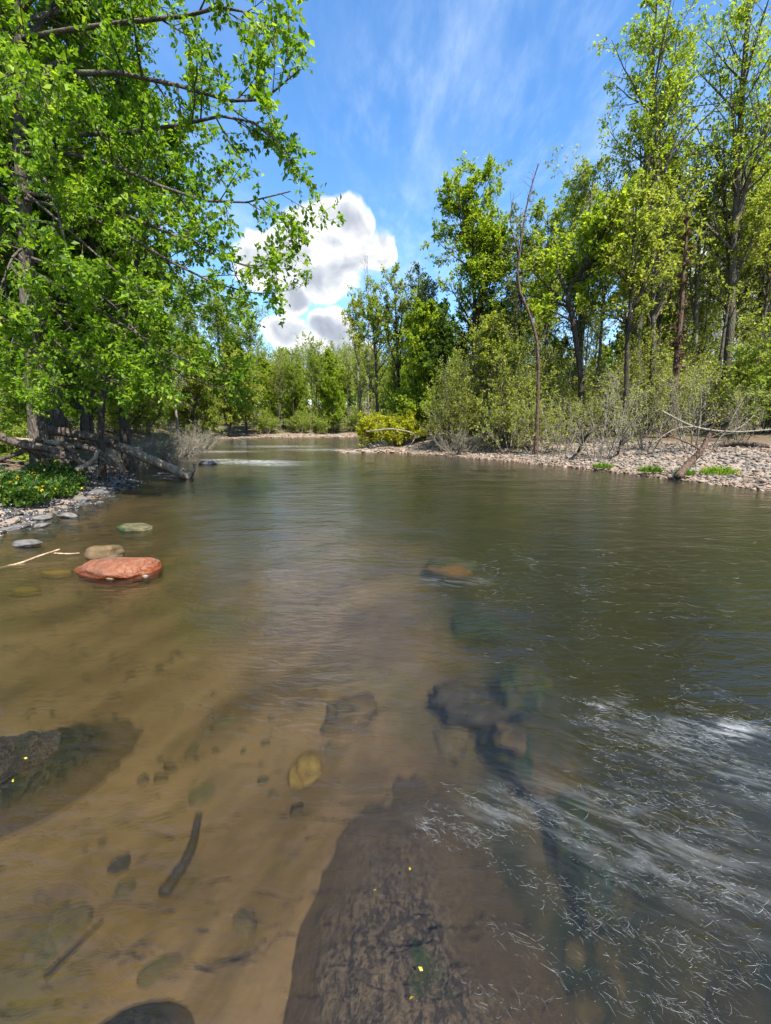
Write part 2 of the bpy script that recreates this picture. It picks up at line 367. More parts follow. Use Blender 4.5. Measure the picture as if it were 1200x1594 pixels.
tm = q.node('ShaderNodeMixShader'); tm.inputs[0].default_value = .58; q.l.new(tr.outputs[0], tm.inputs[1]); q.l.new(rf.outputs[0], tm.inputs[2])
mx = q.node('ShaderNodeMixShader'); q.l.new(fr.outputs[0], mx.inputs[0]); q.l.new(tm.outputs[0], mx.inputs[1]); q.l.new(gl.outputs[0], mx.inputs[2])
fd = q.node('ShaderNodeBsdfDiffuse'); fd.inputs[0].default_value = (.72, .74, .74, 1)
mf = q.node('ShaderNodeMixShader'); q.l.new(foam, mf.inputs[0]); q.l.new(mx.outputs[0], mf.inputs[1]); q.l.new(fd.outputs[0], mf.inputs[2])
q.l.new(mf.outputs[0], out.inputs['Surface'])
va = q.node('ShaderNodeVolumeAbsorption'); va.inputs['Color'].default_value = (.665, .675, .51, 1); va.inputs['Density'].default_value = 2.3
vs = q.node('ShaderNodeVolumeScatter'); vs.inputs['Color'].default_value = (.24, .23, .19, 1); vs.inputs['Density'].default_value = 1.4; vs.inputs['Anisotropy'].default_value = .2
ad = q.node('ShaderNodeAddShader'); q.l.new(va.outputs[0], ad.inputs[0]); q.l.new(vs.outputs[0], ad.inputs[1]); q.l.new(ad.outputs[0], out.inputs['Volume'])
M['water'] = m
NW = 300
u = np.linspace(-1, 1, NW); wx = 2.0*np.sinh(4.1*u); wy = 3.0+2.0*np.sinh(4.1*u)
WX, WY = np.meshgrid(wx, wy)
fade = np.exp(-np.hypot(WX, WY-2)/14)
WZ = .012*fbm(WX*.9, WY*1.6, 3, 51)+.006*fbm(WX*3.2+WY, WY*3.6, 2, 61)*fade
def blob(cx, cy, sx, sy, a=0):
    X, Y = WX-cx, WY-cy; c, s = math.cos(a), math.sin(a); U, Vv = c*X+s*Y, -s*X+c*Y
    return np.exp(-((U/sx)**2+(Vv/sy)**2))
foam = np.zeros_like(WX)
for px, py, sx, sy, amp, ang in [(395, 720, 1.3, .5, .75, .0), (345, 716, .8, .4, .6, 0), (430, 724, .7, .3, .5, 0), (350, 703, 1.6, .6, .45, 0), (500, 700, 2.0, .9, .35, 0), (440, 695, 2.4, 1.2, .35, 0),
                           (1120, 1135, .16, .03, .42, -.3), (1050, 1160, .34, .10, .07, -.2), (950, 1100, .06, .03, .22, 0), (650, 1280, .035, .02, .4, 0), (780, 1260, .12, .06, .09, 0), (950, 1290, .30, .16, .05, -.5), (1080, 1330, .4, .2, .05, -.5),
                           (1170, 1220, .3, .08, .10, -.5), (700, 905, .3, .1, .12, 0)]:
    c = on(px, py); foam += amp*blob(c.x, c.y, sx, sy, ang)
c = on(1120, 1135); WZ += .02*blob(c.x, c.y+.05, .3, .09, -.3); c = on(395, 720); WZ += .06*blob(c.x, c.y+.4, 2, .4)
top = np.stack([WX, WY, WZ], -1).reshape(-1, 3); bot = top.copy(); bot[:, 2] = -3
i = np.arange(NW*NW).reshape(NW, NW); Ft = np.stack([i[:-1, :-1], i[:-1, 1:], i[1:, 1:], i[1:, :-1]], -1).reshape(-1, 4)
o = NW*NW; rim = np.concatenate([i[0, :], i[1:, -1], i[-1, -2::-1], i[-2:0:-1, 0]])
V = np.concatenate([top, bot[rim]]); r2 = o+np.arange(len(rim)); nx = np.roll(np.arange(len(rim)), -1)
Fs = np.stack([rim, r2, r2[nx], rim[nx]], -1); corner = [o, o+NW-1, o+2*(NW-1), o+3*(NW-1)]
cap = r2[::-1].reshape(1, -1)
obj('water', mesh('water', V, [Ft, Fs, cap], M['water'], {'foam': np.concatenate([foam.ravel(), np.zeros(len(rim))])}, True), kind='structure')

# ------------------------------------------------------------------ plant makers
def tubes(P, R, k=4):
    m_, n_, _ = P.shape
    T = np.empty_like(P); T[:, 1:-1] = P[:, 2:]-P[:, :-2]; T[:, 0] = P[:, 1]-P[:, 0]; T[:, -1] = P[:, -1]-P[:, -2]; T = nrm(T)
    ref = np.where(np.abs(nrm(P[:, -1]-P[:, 0])[:, 2:3]) > .8, np.array([[1., 0, 0]]), np.array([[0, 0, 1.]]))[:, None]
    A = nrm(np.cross(T, ref)); B = np.cross(T, A)
    th = np.arange(k)*2*math.pi/k
    V = P[:, :, None]+R[:, :, None, None]*(np.cos(th)[:, None]*A[:, :, None]+np.sin(th)[:, None]*B[:, :, None])
    i = np.arange(m_*n_*k).reshape(m_, n_, k); j = np.roll(i, -1, 2)
    F = np.stack([i[:, :-1], j[:, :-1], j[:, 1:], i[:, 1:]], -1).reshape(-1, 4)
    return V.reshape(-1, 3), F
def cat(parts):
    Vs, Fs, o = [], [], 0
    for v, f in parts: Vs.append(v); Fs.append(f+o); o += len(v)
    return np.concatenate(Vs), np.concatenate(Fs)
def resample(pts, n):
    pts = np.asarray([tuple(p) for p in pts], float)
    # Catmull-Rom through the given points
    P = np.vstack([2*pts[0]-pts[1], pts, 2*pts[-1]-pts[-2]]); s = np.linspace(0, len(pts)-1-1e-6, n); i = s.astype(int); t = (s-i)[:, None]
    a, b_, c, d = P[i], P[i+1], P[i+2], P[i+3]
    return .5*((2*b_)+(-a+c)*t+(2*a-5*b_+4*c-d)*t*t+(-a+3*b_-3*c+d)*t**3)
def kids(P, R, n, rg, t0=.2, t1=1., ang=(40, 75), ln=(.3, .5), up=.2, curve=.06, wob=.10, npts=5, rf=.6, abslen=None, taper=.25, rmin=.003, prof=None, sag=0, cap=99.):
    m_, k, _ = P.shape
    pi = np.repeat(np.arange(m_), n); t = t0+(t1-t0)*((np.tile(np.arange(n), m_)+rg.random(m_*n))/n)
    ti = np.minimum(t*(k-1), k-1-1e-4); i0 = ti.astype(int); f = (ti-i0)[:, None]
    pos = P[pi, i0]*(1-f)+P[pi, i0+1]*f; tan = nrm(P[pi, i0+1]-P[pi, i0]); r = R[pi, i0]*(1-f[:, 0])+R[pi, i0+1]*f[:, 0]
    L = np.linalg.norm(np.diff(P, axis=1), axis=2).sum(1)[pi]
    v = rg.normal(size=pos.shape); v -= (v*tan).sum(1, keepdims=True)*tan; v = nrm(v)
    a = np.radians(rg.uniform(ang[0], ang[1], len(pos)))[:, None]
    d = nrm(np.cos(a)*tan+np.sin(a)*v+np.array([0, 0, up]))
    ll = (rg.uniform(*abslen, len(pos)) if abslen else L*rg.uniform(ln[0], ln[1], len(pos)))
    ll = np.minimum(ll*(prof(t) if prof else (1.1-.6*t)), cap*rg.uniform(.6, 1., len(pos)))
    Q = np.empty((len(pos), npts, 3)); Q[:, 0] = pos
    for s in range(1, npts):
        Q[:, s] = Q[:, s-1]+d*(ll/(npts-1))[:, None]
        d = nrm(d+wob*rg.normal(size=d.shape)+np.array([0, 0, curve-sag*s]))
    r0 = np.maximum(np.minimum(r*rf, ll*.035), rmin)
    RR = r0[:, None]*np.linspace(1, taper, npts)[None]
    return Q, RR
def leaves(P, n, size, rg, t0=.15, spread=.7, droop=.35, off=.4, aspect=.62, fold=.25, keep=1., tintbase=None):
    m_, k, _ = P.shape
    pi = np.repeat(np.arange(m_), n)
    if keep < 1: pi = pi[rg.random(len(pi)) < keep]
    c = len(pi); t = t0+(1-t0)*rg.random(c); ti = np.minimum(t*(k-1), k-1-1e-4); i0 = ti.astype(int); f = (ti-i0)[:, None]
    pos = P[pi, i0]*(1-f)+P[pi, i0+1]*f; tan = nrm(P[pi, i0+1]-P[pi, i0])
    d = nrm(tan*.6+rg.normal(size=pos.shape)*spread+np.array([0, 0, -droop]))
    s = size*rg.uniform(.4, 1.4, c)[:, None]
    pos = pos+nrm(rg.normal(size=pos.shape))*s*off
    nn = nrm(np.array([0, 0, 1.])+rg.normal(size=pos.shape)*.55); w = nrm(np.cross(d, nn)); nn = np.cross(w, d)
    a = pos; tip = pos+d*s; mid = pos+d*s*.42
    l = mid+w*s*aspect*.5+nn*s*fold*.4; r = mid-w*s*aspect*.5+nn*s*fold*.4
    V = np.stack([a, l, tip, r], 1).reshape(-1, 3)
    i = np.arange(c)*4; F = np.stack([np.stack([i, i+2, i+1], -1), np.stack([i, i+3, i+2], -1)], 1).reshape(-1, 3)
    g = rg.normal(size=m_)*.13
    tint = np.clip(.48+g[pi]+rg.normal(size=c)*.17, 0, 1)
    return V, F, np.repeat(tint, 4)
def trunk_poly(Ht, r, lean, rg, n=12, wob=.03, r1=.15):
    z = np.linspace(0, 1, n)[:, None]
    P = np.concatenate([z*lean[0]*Ht, z*lean[1]*Ht, z*Ht], 1)
    w = np.cumsum(rg.normal(size=(n, 2))*wob*Ht/n, 0); w -= w[0]; P[:, :2] += w
    R = r*(r1+(1-r1)*(1-z[:, 0])**.9); R[0] *= 1.45; R[1] *= 1.08
    P[0, 2] = -.35
    return P[None], R[None]
def plant(name, base, parts, label, category, group=None, bark='bark', leaf='leaf_mid'):
    """parts: list of (part name, V, F, tint or None, material)"""
    t = thing(name, base, label, category, group)
    for pn, V, F, tint, mt in parts:
        if len(V) == 0: continue
        o = obj(pn, mesh(pn, V, F, M[mt], {'tint': tint} if tint is not None else None, pn in ('trunk', 'branches', 'stem')), t)
        if pn in ('crown', 'foliage', 'twigs', 'blades', 'blossom', 'branches', 'stem'): o['kind'] = 'stuff'
    return t
def tree(name, base, Ht, r, seed, label, category='tree', group=None, lean=(0, 0), crown0=.35, nl=22, n2=7, n3=6, nleaf=9, lsize=.12, spread=.3, leaf='leaf_mid',
         bark='bark', limb_ang=(35, 65), prof=None, forks=None, up=.25, keep=1., wob=.03, trunkpts=None, extra=None, sag=0, sides=8, cap=99.):
    rg = np.random.default_rng(seed)
    if trunkpts is not None:
        P = resample([Vector(p)-Vector(base) for p in trunkpts], 14)[None]; R = (r*np.linspace(1, .2, 14)**.9)[None]; R[0, 0] *= 1.4; P[0, 0, 2] -= .35
        Ht = P[0, -1, 2]
    else: P, R = trunk_poly(Ht, r, lean, rg, wob=wob)
    tv = [tubes(P, R, sides)]
    base_shape = prof or (lambda t: np.sin(np.clip((t-crown0)/(1-crown0)*.85+.15, 0, 1)*math.pi)**.7+.12)
    stems = [(P, R)]
    if forks:
        Q, RR = kids(P, R, forks[0], rg, forks[1], forks[2], forks[3], up=.9, abslen=(Ht*forks[4]*.8, Ht*forks[4]*1.1), curve=.12, npts=9, rf=.75, taper=.15, wob=.05, prof=lambda t: 1.2-.4*t)
        tv.append(tubes(Q, RR, 6)); stems.append((Q, RR))
    L1 = [kids(P, R, nl, rg, crown0, .99, limb_ang, up=up, abslen=(Ht*spread*.6, Ht*spread*1.15), npts=7, prof=base_shape, rf=.55, curve=.05, sag=sag)]
    if forks: L1.append(kids(Q, RR, max(6, nl//3), rg, .15, 1., limb_ang, up=up, abslen=(Ht*spread*.4, Ht*spread*.9), npts=7, prof=lambda t: 1.1-.5*t, rf=.6))
    if extra is not None:
        E = np.stack([resample([Vector(p)-Vector(base) for p in e[0]], 7) for e in extra]); ER = np.stack([e[1]*np.linspace(1, .18, 7) for e in extra])
        L1.append((E, ER))
    A, AR = np.concatenate([a for a, _ in L1]), np.concatenate([c for _, c in L1])
    tv.append(tubes(A, AR, 5))
    B, BR = kids(A, AR, n2, rg, .15, 1., (30, 65), (.35, .6), up=.08, npts=5, rf=.6, rmin=.005, sag=sag, cap=cap)
    C, CR = kids(B, BR, n3, rg, .15, 1., (25, 65), (.35, .65), up=.05, npts=4, rf=.6, rmin=.0035, sag=sag, cap=cap*.6)
    bv = [tubes(B, BR, 4), tubes(C, CR, 3)]
    lv = []
    for Z, n in ((C, nleaf), (B, max(1, nleaf//2) if nleaf else 0)):
        if n: lv.append(leaves(Z, n, lsize, rg, keep=keep))
    parts = [('trunk', *cat(tv), None, bark), ('branches', *cat(bv), None, bark)]
    if lv:
        Vl, Fl = cat([(v, f) for v, f, _ in lv]); parts.append(('crown', Vl, Fl, np.concatenate([t for *_, t in lv]), leaf))
    return plant(name, base, parts, label, category, group)
def shrub(name, base, Ht, wid, seed, label, group=None, ns=14, n2=9, n3=7, nleaf=6, lsize=.06, leaf='leaf_yel', bark='twig_grey', keep=1., lean=(0, 0), r=.02, category='shrub'):
    rg = np.random.default_rng(seed)
    n = ns; a = rg.random(n)*2*math.pi; q = np.sqrt(rg.random(n))
    P = np.empty((n, 6, 3)); s = np.linspace(0, 1, 6)
    hh = Ht*rg.uniform(.6, 1., n)*(1-.45*q)
    for k in range(6):
        e = s[k]
        P[:, k, 0] = np.cos(a)*q*wid*.5*(.25+.75*e**.8)+lean[0]*e*Ht+rg.normal(size=n)*.03*Ht*e
        P[:, k, 1] = np.sin(a)*q*wid*.5*(.25+.75*e**.8)+lean[1]*e*Ht+rg.normal(size=n)*.03*Ht*e
        P[:, k, 2] = hh*e-.1*(1-e)
    R = r*np.linspace(1, .25, 6)[None]*rg.uniform(.6, 1.2, (n, 1))
    B, BR = kids(P, R, n2, rg, .15, 1., (25, 65), (.3, .55), up=.1, npts=5, rf=.65, rmin=.005)
    C, CR = kids(B, BR, n3, rg, .1, 1., (25, 65), (.35, .7), up=.05, npts=4, rf=.7, rmin=.0035)
    parts = [('stem', *tubes(P, R, 5), None, bark), ('twigs', *cat([tubes(B, BR, 3), tubes(C, CR, 3)]), None, bark)]
    if nleaf:
        l = [leaves(C, nleaf, lsize, rg, keep=keep), leaves(B, max(1, nleaf//2), lsize, rg, keep=keep)]
        Vl, Fl = cat([(v, f) for v, f, _ in l]); parts.append(('foliage', Vl, Fl, np.concatenate([t for *_, t in l]), leaf))
    return plant(name, base, parts, label, category, group)
def gp(px, Y, py=None):
    """a spot on the ground in the direction of picture column px at distance Y"""
    x = at(px, 660, Y).x; return Vector((x, Y, hz(x, Y)))

exec_trees = True
# ------------------------------------------------------------------ left bank: the big trees that reach over the water
def A_(*l): return [at(*q) for q in l]
bL = gp(52, 9.6)
tree('maple_tree', bL, 12, .17, 11, 'big leafy maple on the bank reaching its long limbs out over the water', crown0=.3, nl=20, n2=16, n3=8, nleaf=13, lsize=.085, spread=.2, cap=.95,
     leaf='leaf_left', bark='bark', sag=.02, trunkpts=[bL]+A_((46, 500, 9.5), (36, 300, 9.5), (30, 100, 9.4), (45, -150, 9.4), (70, -420, 9.4)),
     extra=[(A_((35, 130, 9.4), (110, 112, 8.6), (220, 118, 7.9), (330, 150, 7.3), (400, 160, 7.0), (462, 112, 6.8)), .05),
            (A_((36, 210, 9.4), (150, 210, 8.6), (280, 195, 7.9), (370, 180, 7.3), (438, 225, 7.0)), .045),
            (A_((36, 240, 9.4), (130, 240, 8.5), (250, 290, 7.7), (350, 318, 7.3), (452, 298, 7.0)), .045),
            (A_((33, 60, 9.4), (150, 40, 8.4), (290, 25, 7.7), (360, 10, 7.3), (405, 45, 7.0)), .045),
            (A_((40, 300, 9.4), (150, 320, 8.4), (280, 370, 7.7), (370, 412, 7.3), (436, 420, 7.1)), .04),
            (A_((40, 310, 9.4), (150, 340, 8.4), (270, 410, 7.7), (360, 450, 7.3), (436, 458, 7.1)), .035),
            (A_((45, 400, 9.4), (140, 440, 8.6), (250, 560, 7.9), (300, 590, 7.7), (350, 604, 7.6)), .03),
            (A_((45, 430, 9.4), (100, 500, 8.6), (170, 575, 8.0), (230, 606, 7.8)), .03),
            (A_((45, 470, 9.4), (50, 540, 8.6), (70, 580, 8.0), (100, 612, 7.7)), .025), (A_((45, 460, 9.4), (20, 530, 8.6), (10, 580, 8.0), (-10, 610, 7.7)), .025),
            (A_((40, 300, 9.4), (110, 360, 8.4), (190, 430, 7.8), (260, 470, 7.6)), .03),
            (A_((45, 420, 9.4), (120, 460, 8.4), (230, 530, 7.8), (340, 585, 7.5)), .035),
            (A_((45, 440, 9.4), (70, 510, 8.2), (120, 560, 7.5), (180, 596, 7.2)), .03),
            (A_((45, 380, 9.4), (20, 400, 8.2), (0, 450, 7.4), (-30, 520, 7.0)), .03),
            (A_((40, 250, 9.4), (60, 260, 8.0), (90, 330, 7.2), (110, 420, 6.9)), .035),
            (A_((35, 100, 9.4), (40, 90, 8.0), (60, 130, 7.0), (80, 180, 6.4)), .035),
            (A_((35, 20, 9.4), (80, -30, 8.0), (180, -20, 7.2), (290, -40, 6.9)), .035),
            (A_((45, 460, 9.4), (130, 480, 9.0), (240, 470, 8.8), (330, 500, 8.6)), .03),
            (A_((33, 120, 9.4), (100, 150, 8.8), (180, 240, 8.3), (250, 380, 8.0)), .03)])
bL = gp(92, 11.5)
tree('leafy_tree', bL, 13, .16, 12, 'dark twin-trunk leafy tree behind the big maple', crown0=.2, nl=30, n2=9, n3=8, nleaf=10, lsize=.13, spread=.26, leaf='leaf_left', bark='bark_dark', forks=(1, .03, .06, (6, 9), .7))
bL = gp(146, 9.9)
tree('sapling_tree', bL, 8, .075, 13, 'slender crooked dark tree leaning up from behind the fallen log', crown0=.35, nl=14, n2=8, n3=7, nleaf=8, lsize=.11, spread=.2, leaf='leaf_left', bark='bark_dark',
     trunkpts=[bL]+A_((158, 630, 9.9), (178, 560, 10), (205, 470, 10.2), (214, 400, 10.3), (235, 335, 10.3), (238, 280, 10.4), (250, 200, 10.5)))
bL = gp(192, 13)
tree('leafy_tree', bL, 11, .13, 14, 'leafy tree with a short black trunk at the water edge beyond the fallen log', crown0=.13, nl=32, n2=9, n3=8, nleaf=9, lsize=.13, spread=.27, leaf='leaf_left', bark='bark_dark', lean=(.1, -.05))
# left bank further upstream, overhanging
for k, (x, y, Ht, lf, sp, lab) in enumerate([
        (-10.7, 13.2, 10.0, 'leaf_left', .33, 'low-boughed bright green tree just behind the fallen log'),
        (-13.2, 12.6, 12.0, 'leaf_left', .28, 'tall green tree standing back in the left woods behind the big maple'),
        (-11.4, 16, 9.0, 'leaf_left', .32, 'bushy bright green tree by the tangle of bare brush on the left bank'),
        (-13.6, 19.5, 9.5, 'leaf_mid', .28, 'tall mid green tree behind the bare brush on the left bank'),
        (-14.9, 24.5, 7.6, 'leaf_yel', .32, 'yellow-green tree hanging over the riffle from the left bank'),
        (-16.5, 29.5, 7.4, 'leaf_lime', .30, 'lime green tree on the left bank upstream of the riffle'),
        (-16.3, 36, 7.0, 'leaf_yel', .36, 'broad yellow-green tree leaning over the far end of the left bank'),
        (-16.0, 43.5, 8.2, 'leaf_yel', .30, 'yellow-green rounded tree at the river bend, end of the left bank')]):
    tree('riverside_tree', (x, y, hz(x, y)), Ht, .14, 20+k, lab, group=None, crown0=.13 if y < 14 else .08, nl=34, n2=9, n3=7, nleaf=9, lsize=.14 if y < 30 else .18, spread=sp*1.15, leaf=lf, lean=(.16, -.03), up=.1)

# ------------------------------------------------------------------ right bank: the trees one can tell apart
b0 = gp(985, 21)
lx = lambda b_, px, py, Y: ((at(px, py, Y).x-b_.x)/(at(px, py, Y).z-b_.z), 0)
tree('tulip_tree', b0, at(1012, 8, 21).z-b0.z, .21, 31, 'very tall airy tulip tree with a narrow upright crown on the right bank', crown0=.36, nl=18, n2=8, n3=6, nleaf=6, lsize=.12, spread=.24, leaf='leaf_lime', limb_ang=(38, 75),
     up=.5, lean=lx(b0, 1014, 8, 21), forks=(6, .36, .72, (16, 34), .30), wob=.02)
b0 = gp(1128, 20)
tree('tulip_tree', b0, at(1165, -40, 20).z-b0.z, .20, 32, 'very tall sparse tree with dark leaf tufts beside the tulip tree', crown0=.3, nl=16, n2=7, n3=6, nleaf=5, lsize=.12, spread=.23, leaf='leaf_lime', limb_ang=(38, 75), up=.5, lean=lx(b0, 1165, -40, 20),
     forks=(5, .35, .7, (16, 32), .30), wob=.02)
b0 = gp(742, 25)
tree('maple_tree', b0, at(735, 293, 25).z-b0.z, .19, 33, 'bright green rounded maple standing above the middle of the right woods', crown0=.32, nl=24, n2=8, n3=7, nleaf=9, lsize=.15, spread=.27, forks=(4, .4, .7, (18, 38), .3), leaf='leaf_lime', bark='bark_dark', lean=lx(b0, 735, 293, 25))
b0 = gp(905, 18.5)
tree('crooked_tree', b0, 11, .15, 34, 'crooked dark trunk with bright leaves arching over the gravel bar', crown0=.42, nl=18, n2=8, n3=7, nleaf=6, lsize=.15, spread=.28, leaf='leaf_lime', bark='bark_dark',
     trunkpts=[b0]+A_((905, 600, 18.5), (898, 540, 18.5), (890, 490, 18.5), (884, 460, 18.4), (898, 430, 18.4), (930, 400, 18.2), (950, 350, 18.2)),
     extra=[(A_((890, 500, 18.5), (862, 485, 18.3), (840, 480, 18)), .05), (A_((930, 400, 18.3), (960, 370, 18), (1000, 350, 17.8)), .05)])
b0 = gp(1048, 17.5)
tree('vine_covered_tree', b0, at(1062, 330, 17.5).z-b0.z, .15, 35, 'trunk wrapped in rusty brown dead vine on the right bank', crown0=.1, nl=34, n2=4, n3=4, nleaf=4, lsize=.09, spread=.04, leaf='leaf_rust', bark='bark_brown', lean=lx(b0, 1066, 330, 17.5), limb_ang=(50, 90))
for k, (px, Y, py, r, ln, lf, lab, kw) in enumerate([
        (1012, 19.5, 300, .17, (.02, 0), 'leaf_yel', 'straight grey trunk with yellow-green leaves between the tulip tree and the rusty vine', {}),
        (1080, 22, 240, .15, (.04, 0), 'leaf_pale', 'pale budding tree with fine bare twigs right of the rusty vine', dict(keep=.5)),
        (975, 17, 320, .12, (.03, 0), 'leaf_yel', 'slim tree with airy yellow-green crown below the tulip tree', {}),
        (850, 23, 330, .13, (.0, 0), 'leaf_mid', 'full mid green tree between the dead snag and the tulip tree', dict(nleaf=7)),
        (905, 26, 300, .14, (.0, 0), 'leaf_mid', 'dense green tree rising behind the crooked dark trunk', dict(nleaf=7)),
        (1185, 24, 200, .15, (.02, 0), 'leaf_pale', 'pale grey budding tree at the right end of the woods', dict(keep=.5)),
        (660, 27, 420, .12, (-.02, 0), 'leaf_pale', 'grey-green budding tree left of the bright rounded maple', dict(keep=.6)),
        (805, 24, 340, .09, (.0, 0), 'leaf_pale', 'thin budding pole tree beside the dead snag', dict(keep=.5)),
        (625, 29, 432, .14, (-.02, 0), 'leaf_yel', 'bushy yellow-green tree behind the golden bush', dict(nleaf=8, crown0=.1)),
        (590, 32, 440, .13, (-.04, 0), 'leaf_mid', 'soft mid green tree at the inner corner of the river bend', dict(nleaf=8, crown0=.08)),
        (562, 36, 470, .12, (-.03, 0), 'leaf_yel', 'rounded tree leaning over the upstream channel behind the shoal', dict(nleaf=8, crown0=.06)),
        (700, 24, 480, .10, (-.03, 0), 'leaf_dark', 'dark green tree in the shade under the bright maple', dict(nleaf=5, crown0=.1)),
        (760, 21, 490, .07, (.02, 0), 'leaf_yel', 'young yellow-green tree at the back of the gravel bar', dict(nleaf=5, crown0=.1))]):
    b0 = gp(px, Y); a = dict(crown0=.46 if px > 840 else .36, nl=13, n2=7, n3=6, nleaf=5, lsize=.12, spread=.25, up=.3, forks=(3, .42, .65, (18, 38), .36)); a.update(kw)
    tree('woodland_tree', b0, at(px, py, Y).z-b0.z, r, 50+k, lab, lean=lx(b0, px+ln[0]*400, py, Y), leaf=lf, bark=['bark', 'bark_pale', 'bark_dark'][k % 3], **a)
# bare ones
b0 = gp(838, 17)
tree('dead_snag', b0, 10, .07, 81, 'tall thin bare dead snag standing above the right woods', crown0=.55, nl=5, n2=3, n3=2, nleaf=0, spread=.1, bark='bark_brown', limb_ang=(20, 40), up=.6,
     trunkpts=[b0]+A_((838, 560, 17), (828, 500, 17), (806, 440, 17), (812, 370, 17), (822, 310, 17), (838, 255, 17)),
     extra=[(A_((810, 400, 17), (795, 350, 17), (800, 300, 17)), .03)])
b0 = gp(574, 38)
tree('bare_tree', b0, at(574, 400, 38).z-b0.z, .08, 82, 'bare grey tree poking above the green crowns at the river bend', crown0=.4, nl=16, n2=6, n3=5, nleaf=0, spread=.16, bark='twig_grey', limb_ang=(18, 40), up=.6)
b0 = gp(365, 30)
tree('bare_tree', (-12.9-3.2, 33, 1), at(380, 490, 33).z-1, .10, 83, 'pale budding tree with fine grey twigs above the left bank trees', crown0=.3, nl=24, n2=7, n3=6, nleaf=2, lsize=.13, keep=.5, spread=.26, bark='twig_grey', leaf='leaf_pale')

# ------------------------------------------------------------------ background woods: copies of a few kinds
protos = [
    tree('young_tree', (30, 30, hz(30, 30)), 13, .11, 101, 'slim young woodland tree in thin spring leaf behind the gravel bar', group='trees in the woods behind the gravel bar', crown0=.42, nl=13, n2=7, n3=6, nleaf=5, lsize=.13, spread=.25, leaf='leaf_yel', up=.3, forks=(3, .42, .65, (18, 40), .38)),
    tree('young_tree', (34, 36, hz(34, 36)), 14, .13, 102, 'fuller green woodland tree behind the gravel bar', group='green trees in the woods behind the gravel bar', crown0=.38, nl=14, n2=8, n3=6, nleaf=5, lsize=.16, spread=.27, leaf='leaf_mid', bark='bark_dark', up=.2, forks=(4, .38, .65, (18, 40), .40)),
    tree('young_tree', (26, 40, hz(26, 40)), 12, .08, 103, 'nearly bare grey woodland tree with pale buds behind the gravel bar', group='budding trees in the woods behind the gravel bar', crown0=.3, nl=20, n2=7, n3=6, nleaf=2, lsize=.12, spread=.18, leaf='leaf_pale', bark='bark_pale', up=.4, forks=(3, .3, .6, (14, 30), .45)),
    tree('young_tree', (22, 44, hz(22, 44)), 9, .07, 104, 'small lime green understory tree behind the gravel bar', group='understory trees behind the gravel bar', crown0=.1, nl=28, n2=8, n3=6, nleaf=9, lsize=.18, spread=.28, leaf='leaf_lime', bark='bark_dark', up=.15)]
LEFTLAB = ['slim young woodland tree in thin spring leaf behind the left bank', 'fuller green woodland tree behind the left bank', 'nearly bare grey woodland tree with pale buds behind the left bank', 'small lime green understory tree behind the left bank']
FARLAB = ['slim tree in thin spring leaf beyond the far gravel strip', 'fuller green tree beyond the far gravel strip', 'nearly bare budding tree beyond the far gravel strip', 'small lime green tree beyond the far gravel strip']
rg = np.random.default_rng(5)
placed = [(12, 20), (11.6, 19), (9, 18.5), (5, 25)]
def scatter(n, xr, yr, mind, kinds, labs, grp, smin, smax, shore, cond=None):
    c = 0; tries = 0; Hp = (13, 14, 12, 9)
    while c < n and tries < 6000:
        tries += 1
        x, y = rg.uniform(*xr), rg.uniform(*yr)
        if abs(x) > .98*y+3: continue                    # nothing of it would show
        d, l, ix = sdist(np.array([x]), np.array([y]))
        if d[0] < shore or (cond and not cond(x, y)): continue
        if any((x-a)**2+(y-b_)**2 < mind*mind for a, b_ in placed): continue
        placed.append((x, y)); k = kinds[int(rg.integers(len(kinds)))]; s = min(rg.uniform(smin, smax), ((.50 if x > .4*y else .30 if x > 0 else .155 if x > -.3*y else .30 if x > -.5*y else .40 if x > -.66*y else 1)*y+1)/Hp[k]/1.05)
        dup(protos[k], (x, y, hz(x, y)), rg.uniform(0, 6.28), s, labs[k] if labs else None, grp[k] if grp else None, s*rg.uniform(.9, 1.15)); c += 1
scatter(58, (3, 44), (19.5, 52), 2.0, [0, 0, 0, 1, 2, 2, 3], None, None, .75, 1.15, 6.0)
scatter(20, (1, 22), (22, 34), 1.3, [3, 3, 0], None, None, .45, .75, 3.0)
scatter(70, (-52, -7), (11, 56), 1.9, [0, 0, 1, 1, 2, 3, 3], LEFTLAB, [a.replace('tree ', 'trees ', 1) for a in LEFTLAB], .7, 1.1, 2.2)
scatter(44, (-20, 12), (48.5, 74), 1.7, [0, 1, 1, 3, 3], FARLAB, [a.replace('tree ', 'trees ', 1) for a in FARLAB], .6, 1.0, 3.0)
scatter(50, (-50, 60), (49, 95), 2.4, [0, 1, 1, 2, 3], FARLAB, [a.replace('tree ', 'trees ', 1) for a in FARLAB], .7, 1.2, 3.5)

rg = np.random.default_rng(15)
fa = rg.uniform(-.85, .85, 620); fr = rg.uniform(92, 240, 620); fx, fy = np.sin(fa)*fr, np.cos(fa)*fr; fz = height(fx, fy); nf = 110
cr = rg.uniform(2.2, 4.0, 620); hh_ = rg.uniform(9, 14, 620)
dd_ = nrm(rg.normal(size=(620, nf, 3)))*rg.random((620, nf, 1))**.4
cp = np.stack([fx, fy, fz+hh_*.62], -1)[:, None]+dd_*np.stack([cr, cr, hh_*.42], -1)[:, None]
tw = np.stack([cp.reshape(-1, 3), cp.reshape(-1, 3)+nrm(rg.normal(size=(620*nf, 3)))*.3], 1)
Vf, Ff, Tf = leaves(tw, 1, 1.0, rg, droop=.1)
fo = thing('far_woods', (0, 92, hz(0, 92)), 'far wooded hillside in fresh spring leaf behind the river bend', 'woods')
fo['kind'] = 'stuff'
off = np.array(fo.location)
